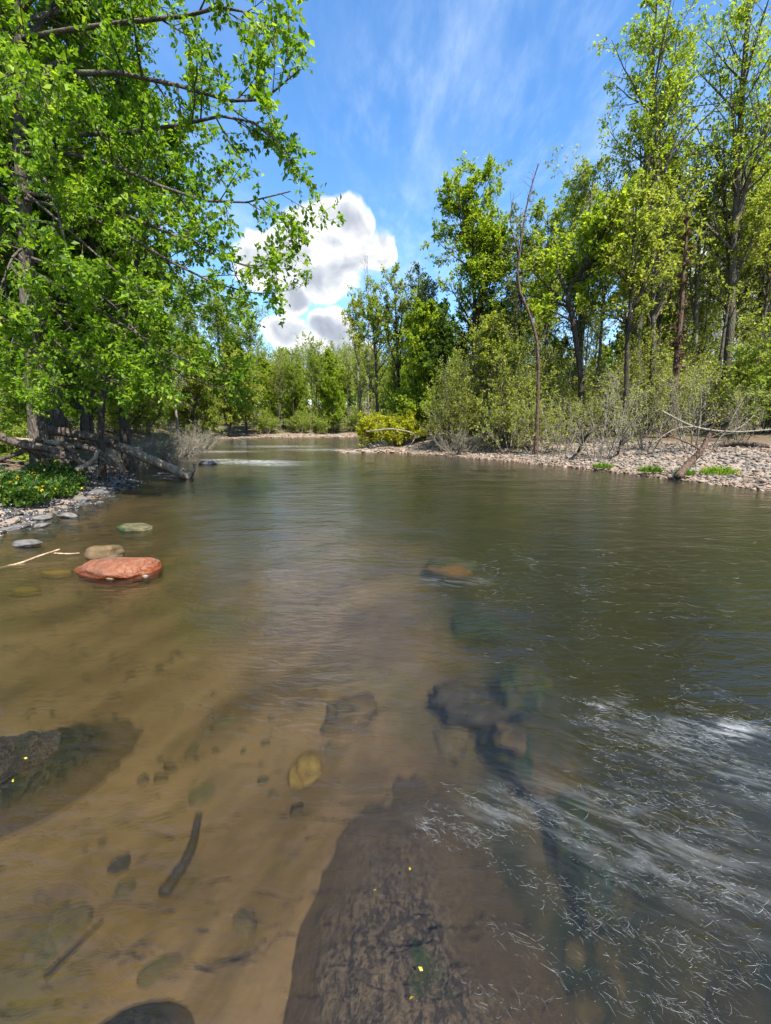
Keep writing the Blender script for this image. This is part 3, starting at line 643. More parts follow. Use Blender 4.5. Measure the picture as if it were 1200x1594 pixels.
obj('crown', mesh('crown', Vf-off, Ff, M['leaf_mid'], {'tint': np.clip(Tf+np.repeat(np.repeat(rg.normal(size=620)*.2, nf), 4), 0, 1)}), fo, kind='stuff')
tp = np.stack([np.stack([fx, fy, fz-.5], -1), np.stack([fx, fy, fz+hh_*.8], -1)], 1)
obj('trunk', mesh('trunk', tubes(tp-off, np.tile(np.array([.2, .08]), (620, 1)), 4)[0], tubes(tp-off, np.tile(np.array([.2, .08]), (620, 1)), 4)[1], M['bark']), fo, kind='stuff')
rg = np.random.default_rng(16)
# ------------------------------------------------------------------ shrubs
b0 = gp(606, 24.2)
shrub('golden_bush', b0, 2.4, 4.2, 201, 'bright yellow-green bush at the point of the gravel bar', ns=26, n2=9, n3=7, nleaf=7, lsize=.13, leaf='leaf_gold')
b0 = gp(655, 22.2)
shrub('green_bush', gp(650, 26), 4.0, 4.6, 202, 'fresh green bush behind the bright yellow-green bush', ns=26, nleaf=7, lsize=.14, leaf='leaf_lime')
bare = shrub('bare_shrub', gp(716, 19.6), 1.5, 3.0, 203, 'low tangle of bare grey brush on the gravel bar beside the yellow-green bush', group=None, ns=26, n2=9, n3=7, nleaf=1, lsize=.05, keep=.5, leaf='leaf_pale')
sh2 = shrub('budding_shrub', gp(942, 14.6), 3.2, 3.2, 204, 'budding bare shrub between the two dark stems on the shingle', group='budding shrubs along the gravel bar', ns=9, n2=8, n3=6, nleaf=3, lsize=.06, keep=.7, leaf='leaf_yel', lean=(.05, 0))
sh3 = shrub('leafy_shrub', gp(800, 18), 3.4, 2.6, 205, 'leafy yellow-green shrub between the pale drift log and the dead snag', group='leafy shrubs along the gravel bar', ns=9, n2=8, n3=7, nleaf=5, lsize=.075, leaf='leaf_yel')
for px, Y, s, lab in [(1010, 15.6, 1.0, 'budding bare shrub behind the thin forked dark stem'), (1085, 14.4, 1.1, 'budding bare shrub tangled in the bleached bare branch'), (880, 16.4, .9, 'budding bare shrub behind the short dark leaning stem'),
                      (980, 17.8, 1.3, 'tallest budding bare shrub, below the tulip tree'), (1150, 15.4, .8, 'budding bare shrub above the dark fallen log')]:
    dup(sh2, gp(px, Y), rg.uniform(0, 6), s, lab)
for px, Y, s, lab in [(840, 17.4, 1.0, 'leafy yellow-green shrub at the foot of the dead snag'), (770, 19.5, 1.3, 'leafy yellow-green shrub beside the young tree at the back of the gravel bar'), (735, 21.5, 1.0, 'leafy yellow-green shrub at the foot of the bright rounded maple'),
                      (865, 19.4, 1.5, 'tall leafy yellow-green shrub behind the dead snag'), (690, 23, 1.1, 'leafy yellow-green shrub behind the low bare brush'), (930, 18.8, 1.0, 'leafy yellow-green shrub at the foot of the crooked dark trunk'),
                      (1040, 19, .9, 'leafy yellow-green shrub at the foot of the rusty vine trunk'), (1110, 18.6, 1.3, 'leafy yellow-green shrub below the sparse tall tree'), (1000, 20, 1.5, 'tall leafy yellow-green shrub at the foot of the tulip tree'),
                      (1160, 18.2, .9, 'leafy yellow-green shrub left of the dense dark bush'), (800, 21, 1.6, 'tall leafy yellow-green shrub under the thin pole tree')]:
    dup(sh3, gp(px, Y), rg.uniform(0, 6), s, lab)
sap = shrub('sapling', gp(820, 20.5), 6.0, 2.4, 208, 'slim multi-stemmed sapling in tiny pale yellow-green leaf among the trunks of the right woods', group='saplings among the trunks of the right woods', ns=7, n2=11, n3=7, nleaf=6, lsize=.085, leaf='leaf_yel', bark='bark', r=.03, category='sapling')
for k in range(30):
    px = 690+17.5*k+rg.uniform(-8, 8); Yv = rg.uniform(19, 25)
    dup(sap, gp(px, Yv), rg.uniform(0, 6), rg.uniform(.65, 1.25))
shrub('dark_bush', gp(1192, 16.5), 5.0, 3.2, 206, 'dense dark green bush at the right end of the gravel bar', ns=24, nleaf=7, lsize=.13, leaf='leaf_mid', bark='bark_dark')
for k, (px, Y, s) in enumerate([(255, 15.5, 1.0), (285, 18.5, 1.1), (230, 13.3, .75), (320, 24, 1.1)]):
    x = at(px, 660, Y).x
    dup(bare, (x-.5, Y, hz(x-.5, Y)), 1.7*k+1, s, 'tangle of bare grey brush drooping at the water edge of the left bank', 'bare brush along the left bank')
u1 = shrub('understory_shrub', (-14, 15, hz(-14, 15)), 2.6, 3.4, 207, 'leafy green undergrowth shrub on the wooded left bank', group='undergrowth on the left bank', ns=18, nleaf=6, lsize=.11, leaf='leaf_mid')
for x, y, s in [(-9.5, 10.2, .55), (-11, 11.6, .7), (-12.6, 12.8, .8), (-15.5, 17, 1.0), (-17, 21, 1.1), (-18, 26, 1.2), (-18.5, 31, 1.2), (-19, 37, 1.3), (-18, 42, 1.3), (-20, 18, 1.2), (-23, 24, 1.4), (-14, 11, .9)]:
    dup(u1, (x, y, hz(x, y)), rg.uniform(0, 6), s)
for x, y, s in [(-14, 49, 1.2), (-10, 50, 1.1), (-6.5, 49.5, 1.3), (-3, 50.5, 1.2), (0, 50, 1.2), (4, 52, 1.5), (-8, 52, 1.4), (-12, 53, 1.6), (9, 53, 1.5)]:
    dup(u1, (x, y, hz(x, y)), rg.uniform(0, 6), s, 'leafy green undergrowth shrub behind the far gravel strip', 'undergrowth behind the far gravel strip')
for k in range(26):
    x, y = rg.uniform(6, 34), rg.uniform(22, 42); d, l, ix = sdist(np.array([x]), np.array([y]))
    if d[0] < 6: continue
    dup(u1, (x, y, hz(x, y)), rg.uniform(0, 6), rg.uniform(.9, 1.6), 'leafy green undergrowth shrub deep in the woods behind the gravel bar', 'undergrowth in the right woods')

# ------------------------------------------------------------------ grass tufts and low plants
def tuft(name, base, w, h, n, seed, label, group=None, flowers=0, leafy=False, mat='grass'):
    rg = np.random.default_rng(seed)
    a = rg.random(n)*6.283; q = np.sqrt(rg.random(n))*w*.5; x0, y0 = np.cos(a)*q, np.sin(a)*q*.7
    L = h*rg.uniform(.4, 1., n)*(1-.5*(q/(w*.5))**2); d = nrm(np.stack([x0/w+rg.normal(size=n)*.35, y0/w+rg.normal(size=n)*.35, np.full(n, 1.1)], -1))
    P = np.empty((n, 3, 3)); P[:, 0] = np.stack([x0, y0, np.full(n, -.02)], -1); P[:, 1] = P[:, 0]+d*L[:, None]*.55
    P[:, 2] = P[:, 1]+nrm(d+np.array([0, 0, -.35])+.3*nrm(d*[1, 1, 0]))*L[:, None]*.45
    side = nrm(np.cross(d, rg.normal(size=(n, 3))))*(.006+.006*rg.random((n, 1)))*(h/.25)**.5
    V = np.stack([P[:, 0]-side, P[:, 0]+side, P[:, 1]+side, P[:, 1]-side, P[:, 2]], 1).reshape(-1, 3)
    i = np.arange(n)*5; F4 = np.stack([i, i+1, i+2, i+3], -1); F3 = np.stack([i+3, i+2, i+4], -1)
    F = np.concatenate([np.stack([i, i+1, i+2], -1), np.stack([i, i+2, i+3], -1), F3])
    parts = [('blades', V, F, np.repeat(np.clip(.5+rg.normal(size=n)*.2, 0, 1), 5), mat)]
    if leafy:
        v, f, t = leaves(P, 5, leafy, rg, droop=.1); parts.append(('foliage', v, f, t, mat))
    if flowers:
        v, f, t = leaves(P[:flowers], 6, .035, rg, t0=.8, spread=1.5, droop=-.2); parts.append(('blossom', v, f, t, 'flower'))
    return plant(name, base, parts, label, 'plant', group)
tuft('grass_tuft', on(938, 727, .12), .55, .26, 260, 301, 'small bright green tuft on the shingle near the leaning bare shrub')
tuft('grass_tuft', on(1012, 733, .13), .6, .28, 300, 302, 'bright green tuft of grass just left of the leaning stump')
tuft('grass_tuft', on(1066, 738, .14), .45, .28, 220, 303, 'small green tuft at the foot of the leaning stump')
tuft('grass_tuft', on(1118, 737, .14), .85, .34, 460, 304, 'widest bright green clump on the shingle right of the leaning stump', flowers=30)
for k, (x, y) in enumerate([(-6.25, 7.6), (-6.0, 6.7), (-6.6, 8.3), (-6.9, 7.3), (-7.1, 8.9), (-6.5, 6.9)]):
    tuft('weed_clump', (x, y, hz(x, y)), 1.0, .5, 260, 310+k, 'low mound of green weeds with yellow flowers on the left bank', 'weeds on the left bank', flowers=18, leafy=.07, mat='leaf_weed')
for k in range(26):
    x, y = -7.2-5*rg.random(), 8.6+5*rg.random(); d, l, ix = sdist(np.array([x]), np.array([y]))
    if d[0] < 1.4: continue
    tuft('ground_plant', (x, y, hz(x, y)), 1.0, .35, 120, 330+k, 'leafy ground plant under the trees of the left bank', 'ground plants under the left trees', leafy=.09, mat='leaf_mid') if k < 2 else dup(gpl, (x, y, hz(x, y)), rg.uniform(0, 6), rg.uniform(.7, 1.4))
    if k == 0: gpl = [o for o in COL.objects if o.name.startswith('ground_plant') and o.type == 'EMPTY'][0]

# ------------------------------------------------------------------ driftwood
def log(name, pts, r0, r1, mat, label, group=None, stubs=(), n=24, sides=12, seed=0, category='log'):
    rg = np.random.default_rng(seed); base = Vector(pts[0]); t = thing(name, base, label, category, group)
    P = resample([Vector(p)-base for p in pts], n)[None]; R = (np.linspace(r0, r1, n)*(1+.06*rg.normal(size=n)))[None]
    R[0, 0] *= .85
    V, F = tubes(P, R, sides)
    V = V+(.06*r0)*rg.normal(size=V.shape)
    Fc = np.array([list(range(sides)), list(range(len(V)-1, len(V)-1-sides, -1))])
    Fc[0] = Fc[0][::-1]
    obj('trunk', mesh('trunk', V, [F, Fc], M[mat], None, True), t)
    for sp, a, c in stubs:
        Q = resample([Vector(p)-base for p in sp], 10)[None]; RR = np.linspace(a, c, 10)[None]
        V, F = tubes(Q, RR, 7); Fc = np.array([list(range(len(V)-1, len(V)-8, -1))])
        obj('branch', mesh('branch', V, [F, Fc], M[mat], None, True), t)
    return t
def G(px, py, Y, dz=0): return at(px, py, Y)
log('fallen_log', A_((108, 680, 11.2), (170, 690, 10.9), (230, 714, 10.8), (298, 743, 10.9)), .10, .13, 'driftwood', 'long bark-worn fallen log sloping from the left bank into the water', seed=1,
    stubs=[(A_((285, 741, 10.95), (296, 735, 11.2), (302, 732, 11.3), (303, 722, 11.3)), .06, .035), (A_((150, 690, 10.9), (160, 678, 10.8), (165, 665, 10.8)), .03, .012)])
log('driftwood_log', A_((20, 684, 9.4), (90, 690, 9.4), (150, 708, 9.4), (193, 734, 9.4)), .055, .05, 'driftwood', 'grey weathered branch lying along the bank below the fallen log', seed=2)
log('driftwood_log', A_((-20, 672, 9.0), (30, 690, 9.0), (80, 700, 9.1), (120, 716, 9.2)), .10, .07, 'driftwood_dark', 'dark rotting log above the weedy mound on the left bank', seed=3)
log('driftwood_log', A_((118, 732, 8.6), (138, 722, 8.8), (148, 712, 8.9), (152, 702, 9.0)), .055, .03, 'driftwood', 'forked pale driftwood stub propped by the stones of the left bank', seed=4, stubs=[(A_((138, 722, 8.8), (128, 718, 8.8), (122, 712, 8.8)), .03, .01)])
log('driftwood_log', A_((60, 668, 10.4), (120, 676, 10.4), (180, 690, 10.3)), .12, .09, 'driftwood_dark', 'thick dark log at the foot of the left trees', seed=5)
rt = [((62, 682), (40, 700), (10, 712), (-20, 722)), ((98, 690), (112, 700), (120, 716), (132, 728)), ((30, 690), (55, 702), (95, 712), (112, 730)), ((118, 692), (150, 702), (176, 720), (186, 736))]
for k, q_ in enumerate(rt):
    log('exposed_root', [at(px, py, 9.3-.12*j) for j, (px, py) in enumerate(q_)], .07, .03, 'driftwood_dark', ['dark root running left from the big maple', 'dark root dropping to the stones below the twin trunks', 'long dark root above the weedy mound', 'dark root under the fallen log'][k], seed=60+k, category='root',
        stubs=[([at(q_[1][0], q_[1][1], 9.18), at(q_[1][0]+18, q_[1][1]+16, 9.1), at(q_[1][0]+22, q_[1][1]+34, 9.0)], .035, .012), ([at(q_[2][0], q_[2][1], 9.06), at(q_[2][0]-20, q_[2][1]+4, 9.0), at(q_[2][0]-34, q_[2][1]+22, 8.9)], .03, .01)])
log('thin_stick', A_((-40, 893, 3.9), (20, 880, 4.05), (60, 866, 4.2), (93, 855, 4.3)), .014, .008, 'stick', 'thin pale peeled stick standing out of the shallows', seed=6, category='stick', sides=7)
log('thin_stick', A_((84, 861, 4.28), (104, 862, 4.3), (124, 861, 4.35)), .009, .006, 'stick', 'short pale stick lying behind the longer peeled stick', seed=7, category='stick', sides=7)
# right bank
g1_ = gp(1052, 11.6)
log('leaning_stump', [on(1055, 742, .12), at(1072, 722, 10.9), at(1092, 700, 10.9), at(1106, 672, 11.0)], .10, .05, 'bark_brown', 'broken stump leaning to the right over the green clumps', seed=8, category='stump',
    stubs=[(A_((1092, 700, 10.9), (1060, 685, 10.9), (1020, 670, 10.9)), .03, .008), (A_((1098, 690, 11), (1110, 660, 11), (1118, 620, 11)), .025, .006), (A_((1100, 684, 11), (1140, 664, 11), (1170, 640, 11)), .02, .006)])
log('fallen_branch', [on(1090, 704, .45), at(1140, 690, 14), at(1200, 697, 13.2), at(1260, 705, 12.6)], .10, .08, 'driftwood_dark', 'dark fallen log at the back of the gravel bar under the trees', seed=9)
log('fallen_branch', A_((1030, 640, 14), (1080, 664, 13.7), (1140, 672, 13.4), (1210, 668, 13.2)), .035, .02, 'twig_grey', 'bleached bare branch slung across the shrubs behind the leaning stump', seed=10, category='branch',
    stubs=[(A_((1080, 664, 13.7), (1050, 668, 13.6), (1015, 690, 13.2)), .02, .008), (A_((1140, 672, 13.4), (1165, 655, 13.4), (1185, 630, 13.4)), .018, .005)])
log('dead_sapling', [on(900, 703, .35), at(912, 680, 14.6), at(930, 662, 14.6), at(940, 640, 14.6)], .06, .025, 'bark_dark', 'short dark stem leaning right at the edge of the shrubs', seed=11, category='stump')
log('dead_sapling', [on(962, 706, .35), at(966, 690, 14.2), at(975, 670, 14.2), at(990, 650, 14.2)], .04, .015, 'bark_dark', 'thin forked dark stem on the shingle right of the short leaning stem', seed=12, category='stump', stubs=[(A_((964, 695, 14.2), (975, 688, 14.1), (992, 672, 14.0)), .025, .008)])
log('driftwood_log', [on(690, 692, .35), at(730, 684, 19.5), at(775, 679, 19.6)], .10, .07, 'twig_grey', 'pale drift log lying at the back of the gravel bar beside the bare brush', seed=13)
log('driftwood_log', A_((570, 672, 22.6), (610, 668, 22.4), (645, 676, 22.2), (640, 692, 22.0)), .045, .02, 'twig_grey', 'bleached bent branch under the yellow-green bush', seed=14, category='branch')

# ------------------------------------------------------------------ stones
def stone_mesh(name, seed, mat, sub=3, flat=.4, rough=.22, ang=.5):
    import bmesh
    rg = np.random.default_rng(seed); bm = bmesh.new(); bmesh.ops.create_icosphere(bm, subdivisions=sub, radius=.5)
    co = np.array([v.co[:] for v in bm.verts]); n = nrm(co)
    planes = nrm(rg.normal(size=(9, 3))); off = rg.uniform(.32, .46, 9)            # flat facets
    r = np.full(len(co), .5)
    for p, o in zip(planes, off):
        c = n@p; r = np.where(c > 1e-3, np.minimum(r, o/np.maximum(c, 1e-3)), r)
    r = .5*(1-ang)+r*ang
    for k, v in enumerate(co):
        s = Vector(v*2.2)+Vector((seed*3.1, 1, 2)); r[k] *= 1+rough*(mnoise.noise(s)+.5*mnoise.noise(s*2.3)+.25*mnoise.noise(s*5.1))
    co = n*r[:, None]; co[:, 2] *= flat
    for v, c in zip(bm.verts, co): v.co = c
    F = np.array([[v.index for v in f.verts] for f in bm.faces]); bm.free()
    return mesh(name, co, F, M[mat], {'tint': np.full(len(co), .5)}, True)
def stone(name, me, px, py, wpx, label, group=None, asp=.7, h=1., z=0., rot=0., sink=.0, category='rock', loc=None):
    p = Vector(loc) if loc else on(px, py, z)
    if not loc and z < -.01: p = on(px, py, hz(p.x, p.y)); p.z = hz(p.x, p.y)+wpx/FPX*p.y*.12*h
    w = wpx/FPX*(p-cam.location).length if wpx else 1
    o = obj(name, me, None, p-Vector((0, 0, sink)), (0, 0, rot), (w, w*asp, w*h)); return tag(o, label, category, group)
sm_o = stone_mesh('slab', 3, 'stone_orange', 5, .40, .13, .75)
p = on(190, 884, 0)
stone('orange_rock', sm_o, 190, 884, 112, 'big flat orange-red slab rising out of the shallows', asp=.62, h=.72, z=.01, rot=.12).rotation_euler = (math.pi, 0, -.1)
stone('grey_rock', stone_mesh('rock', 4, 'stone_ochre', 4, .6), 163, 862, 44, 'small rounded grey-brown rock touching the back of the orange slab', asp=.8, h=1.0, z=.05, rot=.6)
stone('grey_rock', stone_mesh('rock', 5, 'stone_grey', 4, .35), 40, 846, 34, 'flat grey stone awash behind the thin stick', asp=.5, h=.8, z=.02)
stone('white_pebble', stone_mesh('rock', 6, 'stone_pale', 3, .5), 226, 897, 9, 'tiny white pebble awash in front of the orange slab', z=.005)
stone('tan_pebble', stone_mesh('rock', 7, 'stone_tan', 3, .6), 174, 899, 15, 'small tan pebble at the front edge of the orange slab', z=.0)
stone('gold_stone', stone_mesh('rock', 8, 'stone_gold', 3, .3), 262, 880, 26, 'golden stone just under water right of the orange slab', asp=.6, z=-.03)
for k, (px, py, w) in enumerate([(92, 899, 40), (104, 895, 26), (40, 926, 38), (82, 888, 16), (164, 834, 18)]):
    stone('gold_stone', stone_mesh('rock', 20+k, 'stone_gold', 3, .25), px, py, w, 'golden stone under shallow water before the thin stick', 'golden stones in the shallows', asp=.5, z=-.05)
stone('rust_stone', stone_mesh('rock', 9, 'stone_moss', 4, .3), 210, 823, 48, 'dark reddish flat stone awash between the orange slab and the bank', asp=.5, z=.0)
dk = [stone_mesh('rock', 40+k, 'stone_dark', 3, .35, .25, .8) for k in range(4)]
gy_ = [stone_mesh('rock', 50+k, 'stone_grey', 3, .4, .25, .8) for k in range(5)]
pl = [stone_mesh('rock', 60+k, 'stone_pale', 3, .35, .25, .85) for k in range(6)]
bks = [stone_mesh('rock', 35+k, 'stone_slate', 3, .3, .3, .6) for k in range(4)]
slt = [stone_mesh('rock', 65+k, 'stone_silt', 3, .35, .25, .6) for k in range(4)]
tn = [stone_mesh('rock', 70+k, 'stone_tan', 3, .38, .25, .85) for k in range(6)]
rg = np.random.default_rng(77)
# big boulder just below the surface at the photographer's feet, partly awash
def terrain_rock(name, cx, cy, L, Wd, rot, zt, seed, mat, label, n=70, prof=1.0, rough=.03, bury=.5, slope=(0, 0)):
    a = np.linspace(-1, 1, n); U, Vv = np.meshgrid(a, a); rr = np.hypot(U, Vv*1.0)
    # map square to disc
    D = np.maximum(np.abs(U), np.abs(Vv)); k = np.where(rr > 0, D/np.maximum(rr, 1e-9), 0); U, Vv = U*k, Vv*k; rr = np.hypot(U, Vv)
    X = U*Wd/2; Y = Vv*L/2; wobr = 1+.16*fbm(np.cos(np.arctan2(Vv, U))*1.3+seed, np.sin(np.arctan2(Vv, U))*1.3, 3, seed)
    X, Y = X*wobr, Y*wobr
    Z = zt-bury*np.clip(rr, 0, 1)**(2.2*prof)+rough*fbm(X*5+seed, Y*4, 4, seed)+rough*.35*fbm(X*26, Y*18, 3, seed+7)+X*slope[0]+Y*slope[1]
    c, s = math.cos(rot), math.sin(rot)
    V = np.stack([c*X-s*Y, s*X+c*Y, Z], -1).reshape(-1, 3); i = np.arange(n*n).reshape(n, n)
    F = np.stack([i[:-1, :-1], i[:-1, 1:], i[1:, 1:], i[1:, :-1]], -1).reshape(-1, 4)
    o = obj(name, mesh(name, V, F, M[mat], {'tint': np.full(len(V), .5)}, True), None, (cx, cy, 0)); return tag(o, label, 'rock')
def bed_rock_mat(name, c1, c2, c3, moss, wetz=True):
    m, q, out = newmat(name)
    geo = q.node('ShaderNodeNewGeometry').outputs['Position']; s = q.node('ShaderNodeSeparateXYZ'); q.l.new(geo, s.inputs[0])
    v = q.mapv(geo, (1.7, 1, 1), (0, 0, .1))
    n1 = q.noise(v, 34, 7, .72, .3); n2 = q.noise(v, 5, 5, .6); n3 = q.noise(geo, 90, 4, .7); n4 = q.noise(geo, 3.2, 5, .6)
    col = q.mix(q.ss(n1, .44, .56), c1, c2); col = q.mix(q.m('MULTIPLY', q.ss(n2, .5, .68), .7), col, c3); col = q.mix(q.m('MULTIPLY', q.ss(q.noise(q.mapv(geo, (1.6, 1, 1)), 75, 5, .75), .52, .62), .75), col, c1)
    col = q.mix(q.m('MULTIPLY', q.ss(q.vor(geo, 48), .16, .06), .8), col, (.30, .23, .13))
    if moss: col = q.mix(q.m('MULTIPLY', q.ss(n4, .52, .62), q.ss(s.outputs[2], -.07, -.02)), col, moss)
    col = q.mix(q.ss(q.m('ADD', s.outputs[2], q.m('MULTIPLY', n2, .10)), -.01, -.08), col, q.mix(n2, (0.148, 0.090, 0.041), (0.293, 0.185, 0.092)))
    col = q.mix(q.m('MULTIPLY', q.ss(s.outputs[2], -.004, .004), q.ss(n3, .35, .6, .95, .6)), col, c1)
    h = q.m('ADD', q.m('MULTIPLY', n3, .6), n1)
    principled(q, out, col, q.ss(s.outputs[2], -.02, .01, .75, .10), q.bump(h, 1.0, .035), .6); return m
M['boulder'] = bed_rock_mat('boulder', (.085, .060, .040), (.33, .23, .145), (.38, .265, .15), (.06, .10, .02))
M['boulder_moss'] = bed_rock_mat('boulder_moss', (0.024, 0.021, 0.013), (0.105, 0.083, 0.042), (0.150, 0.093, 0.030), (0.027, 0.048, 0.012))
terrain_rock('sunken_boulder', .05, .74, 2.3, 1.0, .03, -.035, 5, 'boulder', 'big speckled brown boulder lying just under the water', bury=.24, rough=.04, slope=(.02, -.03), prof=.8, n=130)
terrain_rock('mossy_rock', -1.62, 1.50, 1.15, .55, -.75, .055, 8, 'boulder_moss', 'dark wet mossy rock dotted with tiny leaves breaking the surface', bury=.25, rough=.075, n=110, prof=.7)
terrain_rock('sunken_rock', -.62, .68, .35, .42, .3, -.02, 11, 'boulder_moss', 'mossy sunken rock with orange algae near the dark twig', bury=.16, rough=.02)
stone('rust_rock', stone_mesh('rock', 80, 'stone_rust', 4, .5, .35), 0, 0, 0, 'dark sunken rock with orange patches in mid stream', loc=on(703, 886, -.10)).scale = (.56, .46, .40)
for k, (px, py, w, d, mt, nm, lab) in enumerate([
        (725, 1105, .40, -.20, 'stone_slate', 'slate_rock', 'dark brown slab under water beyond the speckled boulder'), (815, 1075, .46, -.24, 'stone_moss', 'moss_rock', 'dark green mossy sunken rock beyond the dark brown slab'),
        (790, 1165, .36, -.26, 'stone_moss', 'moss_rock', 'dark mossy sunken rock beside the right flank of the speckled boulder'), (740, 985, .50, -.30, 'stone_moss', 'moss_rock', 'dark green sunken rock between the dark brown slab and the orange-patched rock'),
        (900, 1330, .50, -.42, 'stone_moss', 'moss_rock', 'dark green sunken rock deep in the fast channel'), (1130, 960, .7, -.45, 'stone_moss', 'moss_rock', 'broad dark sunken rock in deep water below the shingle bank'),
        (640, 850, .5, -.28, 'stone_moss', 'moss_rock', 'dark sunken rock upstream of the orange-patched rock')]):
    o_ = stone(nm, stone_mesh('rock', 120+k, mt, 4, .55, .5, .7), 0, 0, 0, lab, loc=on(px, py, d), rot=k*1.1); o_.scale = (w, w*(.75+.3*math.sin(k*3.)), w*.8)
for k, (px, py, w, d, lab) in enumerate([(795, 1150, .17, -.16, 'tan sunken stone on top of the dark mossy rocks'), (845, 1215, .3, -.34, 'ochre sunken stone at the edge of the fast channel'), (545, 1110, .3, -.15, 'broad brown silted stone beyond the yellow-brown stone')]):
    stone('tan_rock', stone_mesh('rock', 140+k, 'stone_ochre', 4, .45, .4, .7), 0, 0, 0, lab, loc=on(px, py, d), rot=k).scale = (w, w*1.1, w*.7)
stone('tan_rock', stone_mesh('rock', 84, 'stone_gold', 4, .5), 477, 1203, 46, 'yellow-brown rounded stone under water left of the speckled boulder', asp=1.2, z=-.09)
stone('tan_rock', stone_mesh('rock', 86, 'stone_silt', 4, .4), 1190, 1040, 90, 'ochre sunken slab in deep water below the shingle bank', asp=.7, z=-.25)
for k in range(22):
    px, py = rg.uniform(640, 1200), rg.uniform(860, 1594); loc = on(px, py, -.4); loc.z = hz(loc.x, loc.y)+.01
    if abs(loc.x) < .55 and loc.y < 1.9: continue
    kind = int(rg.integers(4)); me = slt[int(rg.integers(4))]
    stone('sunken_stone', me, 0, 0, 0, ('tan sunken cobble on the bed of the deep channel', 'tan sunken cobble on the bed of the deep channel', 'tan sunken cobble on the bed of the deep channel', 'tan sunken cobble on the bed of the deep channel')[kind],
          'tan'+' cobbles in the channel', loc=loc, rot=rg.uniform(0, 6)).scale = [rg.uniform(.1, .32) for _ in range(3)]
for k in range(34):
    px, py = rg.uniform(-20, 520), rg.uniform(850, 1500); loc = on(px, py, -.12); loc.z = hz(loc.x, loc.y)-.005
    me = (bks, slt, slt, slt, slt, slt)[int(rg.integers(6))]; mm = me[int(rg.integers(4))]; dark = me is bks
    s = rg.uniform(.04, .16)
    stone('sunken_stone', mm, 0, 0, 0, 'dark silted stone on the shallow brown bed' if dark else 'tan silted stone on the shallow brown bed', ('dark' if dark else 'tan')+' stones on the shallow bed', loc=loc, rot=rg.uniform(0, 6)).scale = (s, s*rg.uniform(.5, .9), s*.5)
# left bank stones
for k in range(90):
    px, py = rg.uniform(-20, 200), rg.uniform(735, 832)
    if px+.75*(py-735)*1.2 > 215 and py > 760: continue
    p = on(px, py, .04); x, y = p.x+rg.normal()*.12, p.y+rg.normal()*.12; s = rg.uniform(.1, .34)
    dark = rg.random() < .45; me = (dk if dark else gy_)[int(rg.integers(4))]
    stone('bank_stone', me, 0, 0, 0, 'flat dark wet stone on the left bank below the weeds' if dark else 'flat grey stone on the left bank below the weeds', ('dark' if dark else 'grey')+' stones on the left bank', loc=(x, y, hz(x, y)+s*.06), rot=rg.uniform(0, 6)).scale = (s, s*rg.uniform(.5, .9), s*rg.uniform(.5, .8))
for k, (px, py, w) in enumerate([(106, 803, 24), (64, 818, 16), (68, 817, 12), (8, 803, 40), (152, 768, 30), (180, 752, 26), (120, 778, 34)]):
    stone('bank_stone', gy_[k % 5], px, py, w, 'pale grey stone awash at the edge of the left bank', 'pale stones awash at the left bank', asp=.6, h=.9, z=.02, rot=k)
for k in range(26):
    px, py = rg.uniform(235, 300), rg.uniform(736, 746); p = on(px, py, .01); s = rg.uniform(.08, .28)
    stone('bank_stone', tn[k % 6], 0, 0, 0, 'tan stone piled in the water against the end of the fallen log', 'stones against the fallen log', loc=p, rot=k*1.3).scale = (s, s*.7, s*.5)
for k in range(12):
    px, py = rg.uniform(165, 200), rg.uniform(722, 738); p = on(px, py, .12); s = rg.uniform(.12, .35)
    stone('bank_stone', stone_mesh('rock', 90, 'stone_orange', 2, .4) if k == 0 else orb, 0, 0, 0, 'rusty orange stone on the left bank under the fallen log', 'orange stones under the fallen log', loc=(p.x, p.y, hz(p.x, p.y)+.03), rot=k).scale = (s, s*.7, s*.6)
    if k == 0: orb = COL.objects[-1].data
stone('wave_rock', dk[1], 324, 722, 28, 'dark low rock at the edge of the white riffle', asp=.6, z=.02)
# shoal and gravel bar: the largest as things, the rest as shingle
for k in range(70):
    px, py = rg.uniform(515, 640), 0; Yv = rg.uniform(20.9, 22.9); x = at(px, 660, Yv).x; s = rg.uniform(.14, .38)
    z = hz(x, Yv)
    stone('shoal_stone', (tn, pl)[k % 2][k % 6], 0, 0, 0, 'tan stone on the low shoal at the point of the gravel bar' if k % 2 == 0 else 'pale stone on the low shoal at the point of the gravel bar', ('tan', 'pale')[k % 2]+' stones on the shoal', loc=(x, Yv, max(z, -.04)+.03), rot=k).scale = (s, s*.75, s*.55)
cnt = 0
while cnt < 230:
    t = rg.random(); Yv = rg.uniform(8.0, 19.5); xs = np.interp(Yv, [6, 8.8, 11.2, 13.7, 16.4, 18.8, 21.2], [9, 8.2, 7.3, 6.3, 4.6, 2.9, .6]); dd = abs(rg.normal())*1.3; x = xs+dd*.9
    if x > .95*Yv+.4: continue
    s = rg.uniform(.08, .26)*(1 if dd < .8 else .8); k = cnt; tan = dd < .5 and rg.random() < .7
    stone('shingle_stone', (tn if tan else pl)[k % 6], 0, 0, 0, 'tan flat stone along the waterline of the gravel bar' if tan else 'pale flat shingle stone on the gravel bar', 'tan stones of the gravel bar' if tan else 'pale stones of the gravel bar',
          loc=(x, Yv, hz(x, Yv)+s*.1), rot=rg.uniform(0, 6)).scale = (s, s*rg.uniform(.5, .9), s*rg.uniform(.6, 1.)); cnt += 1
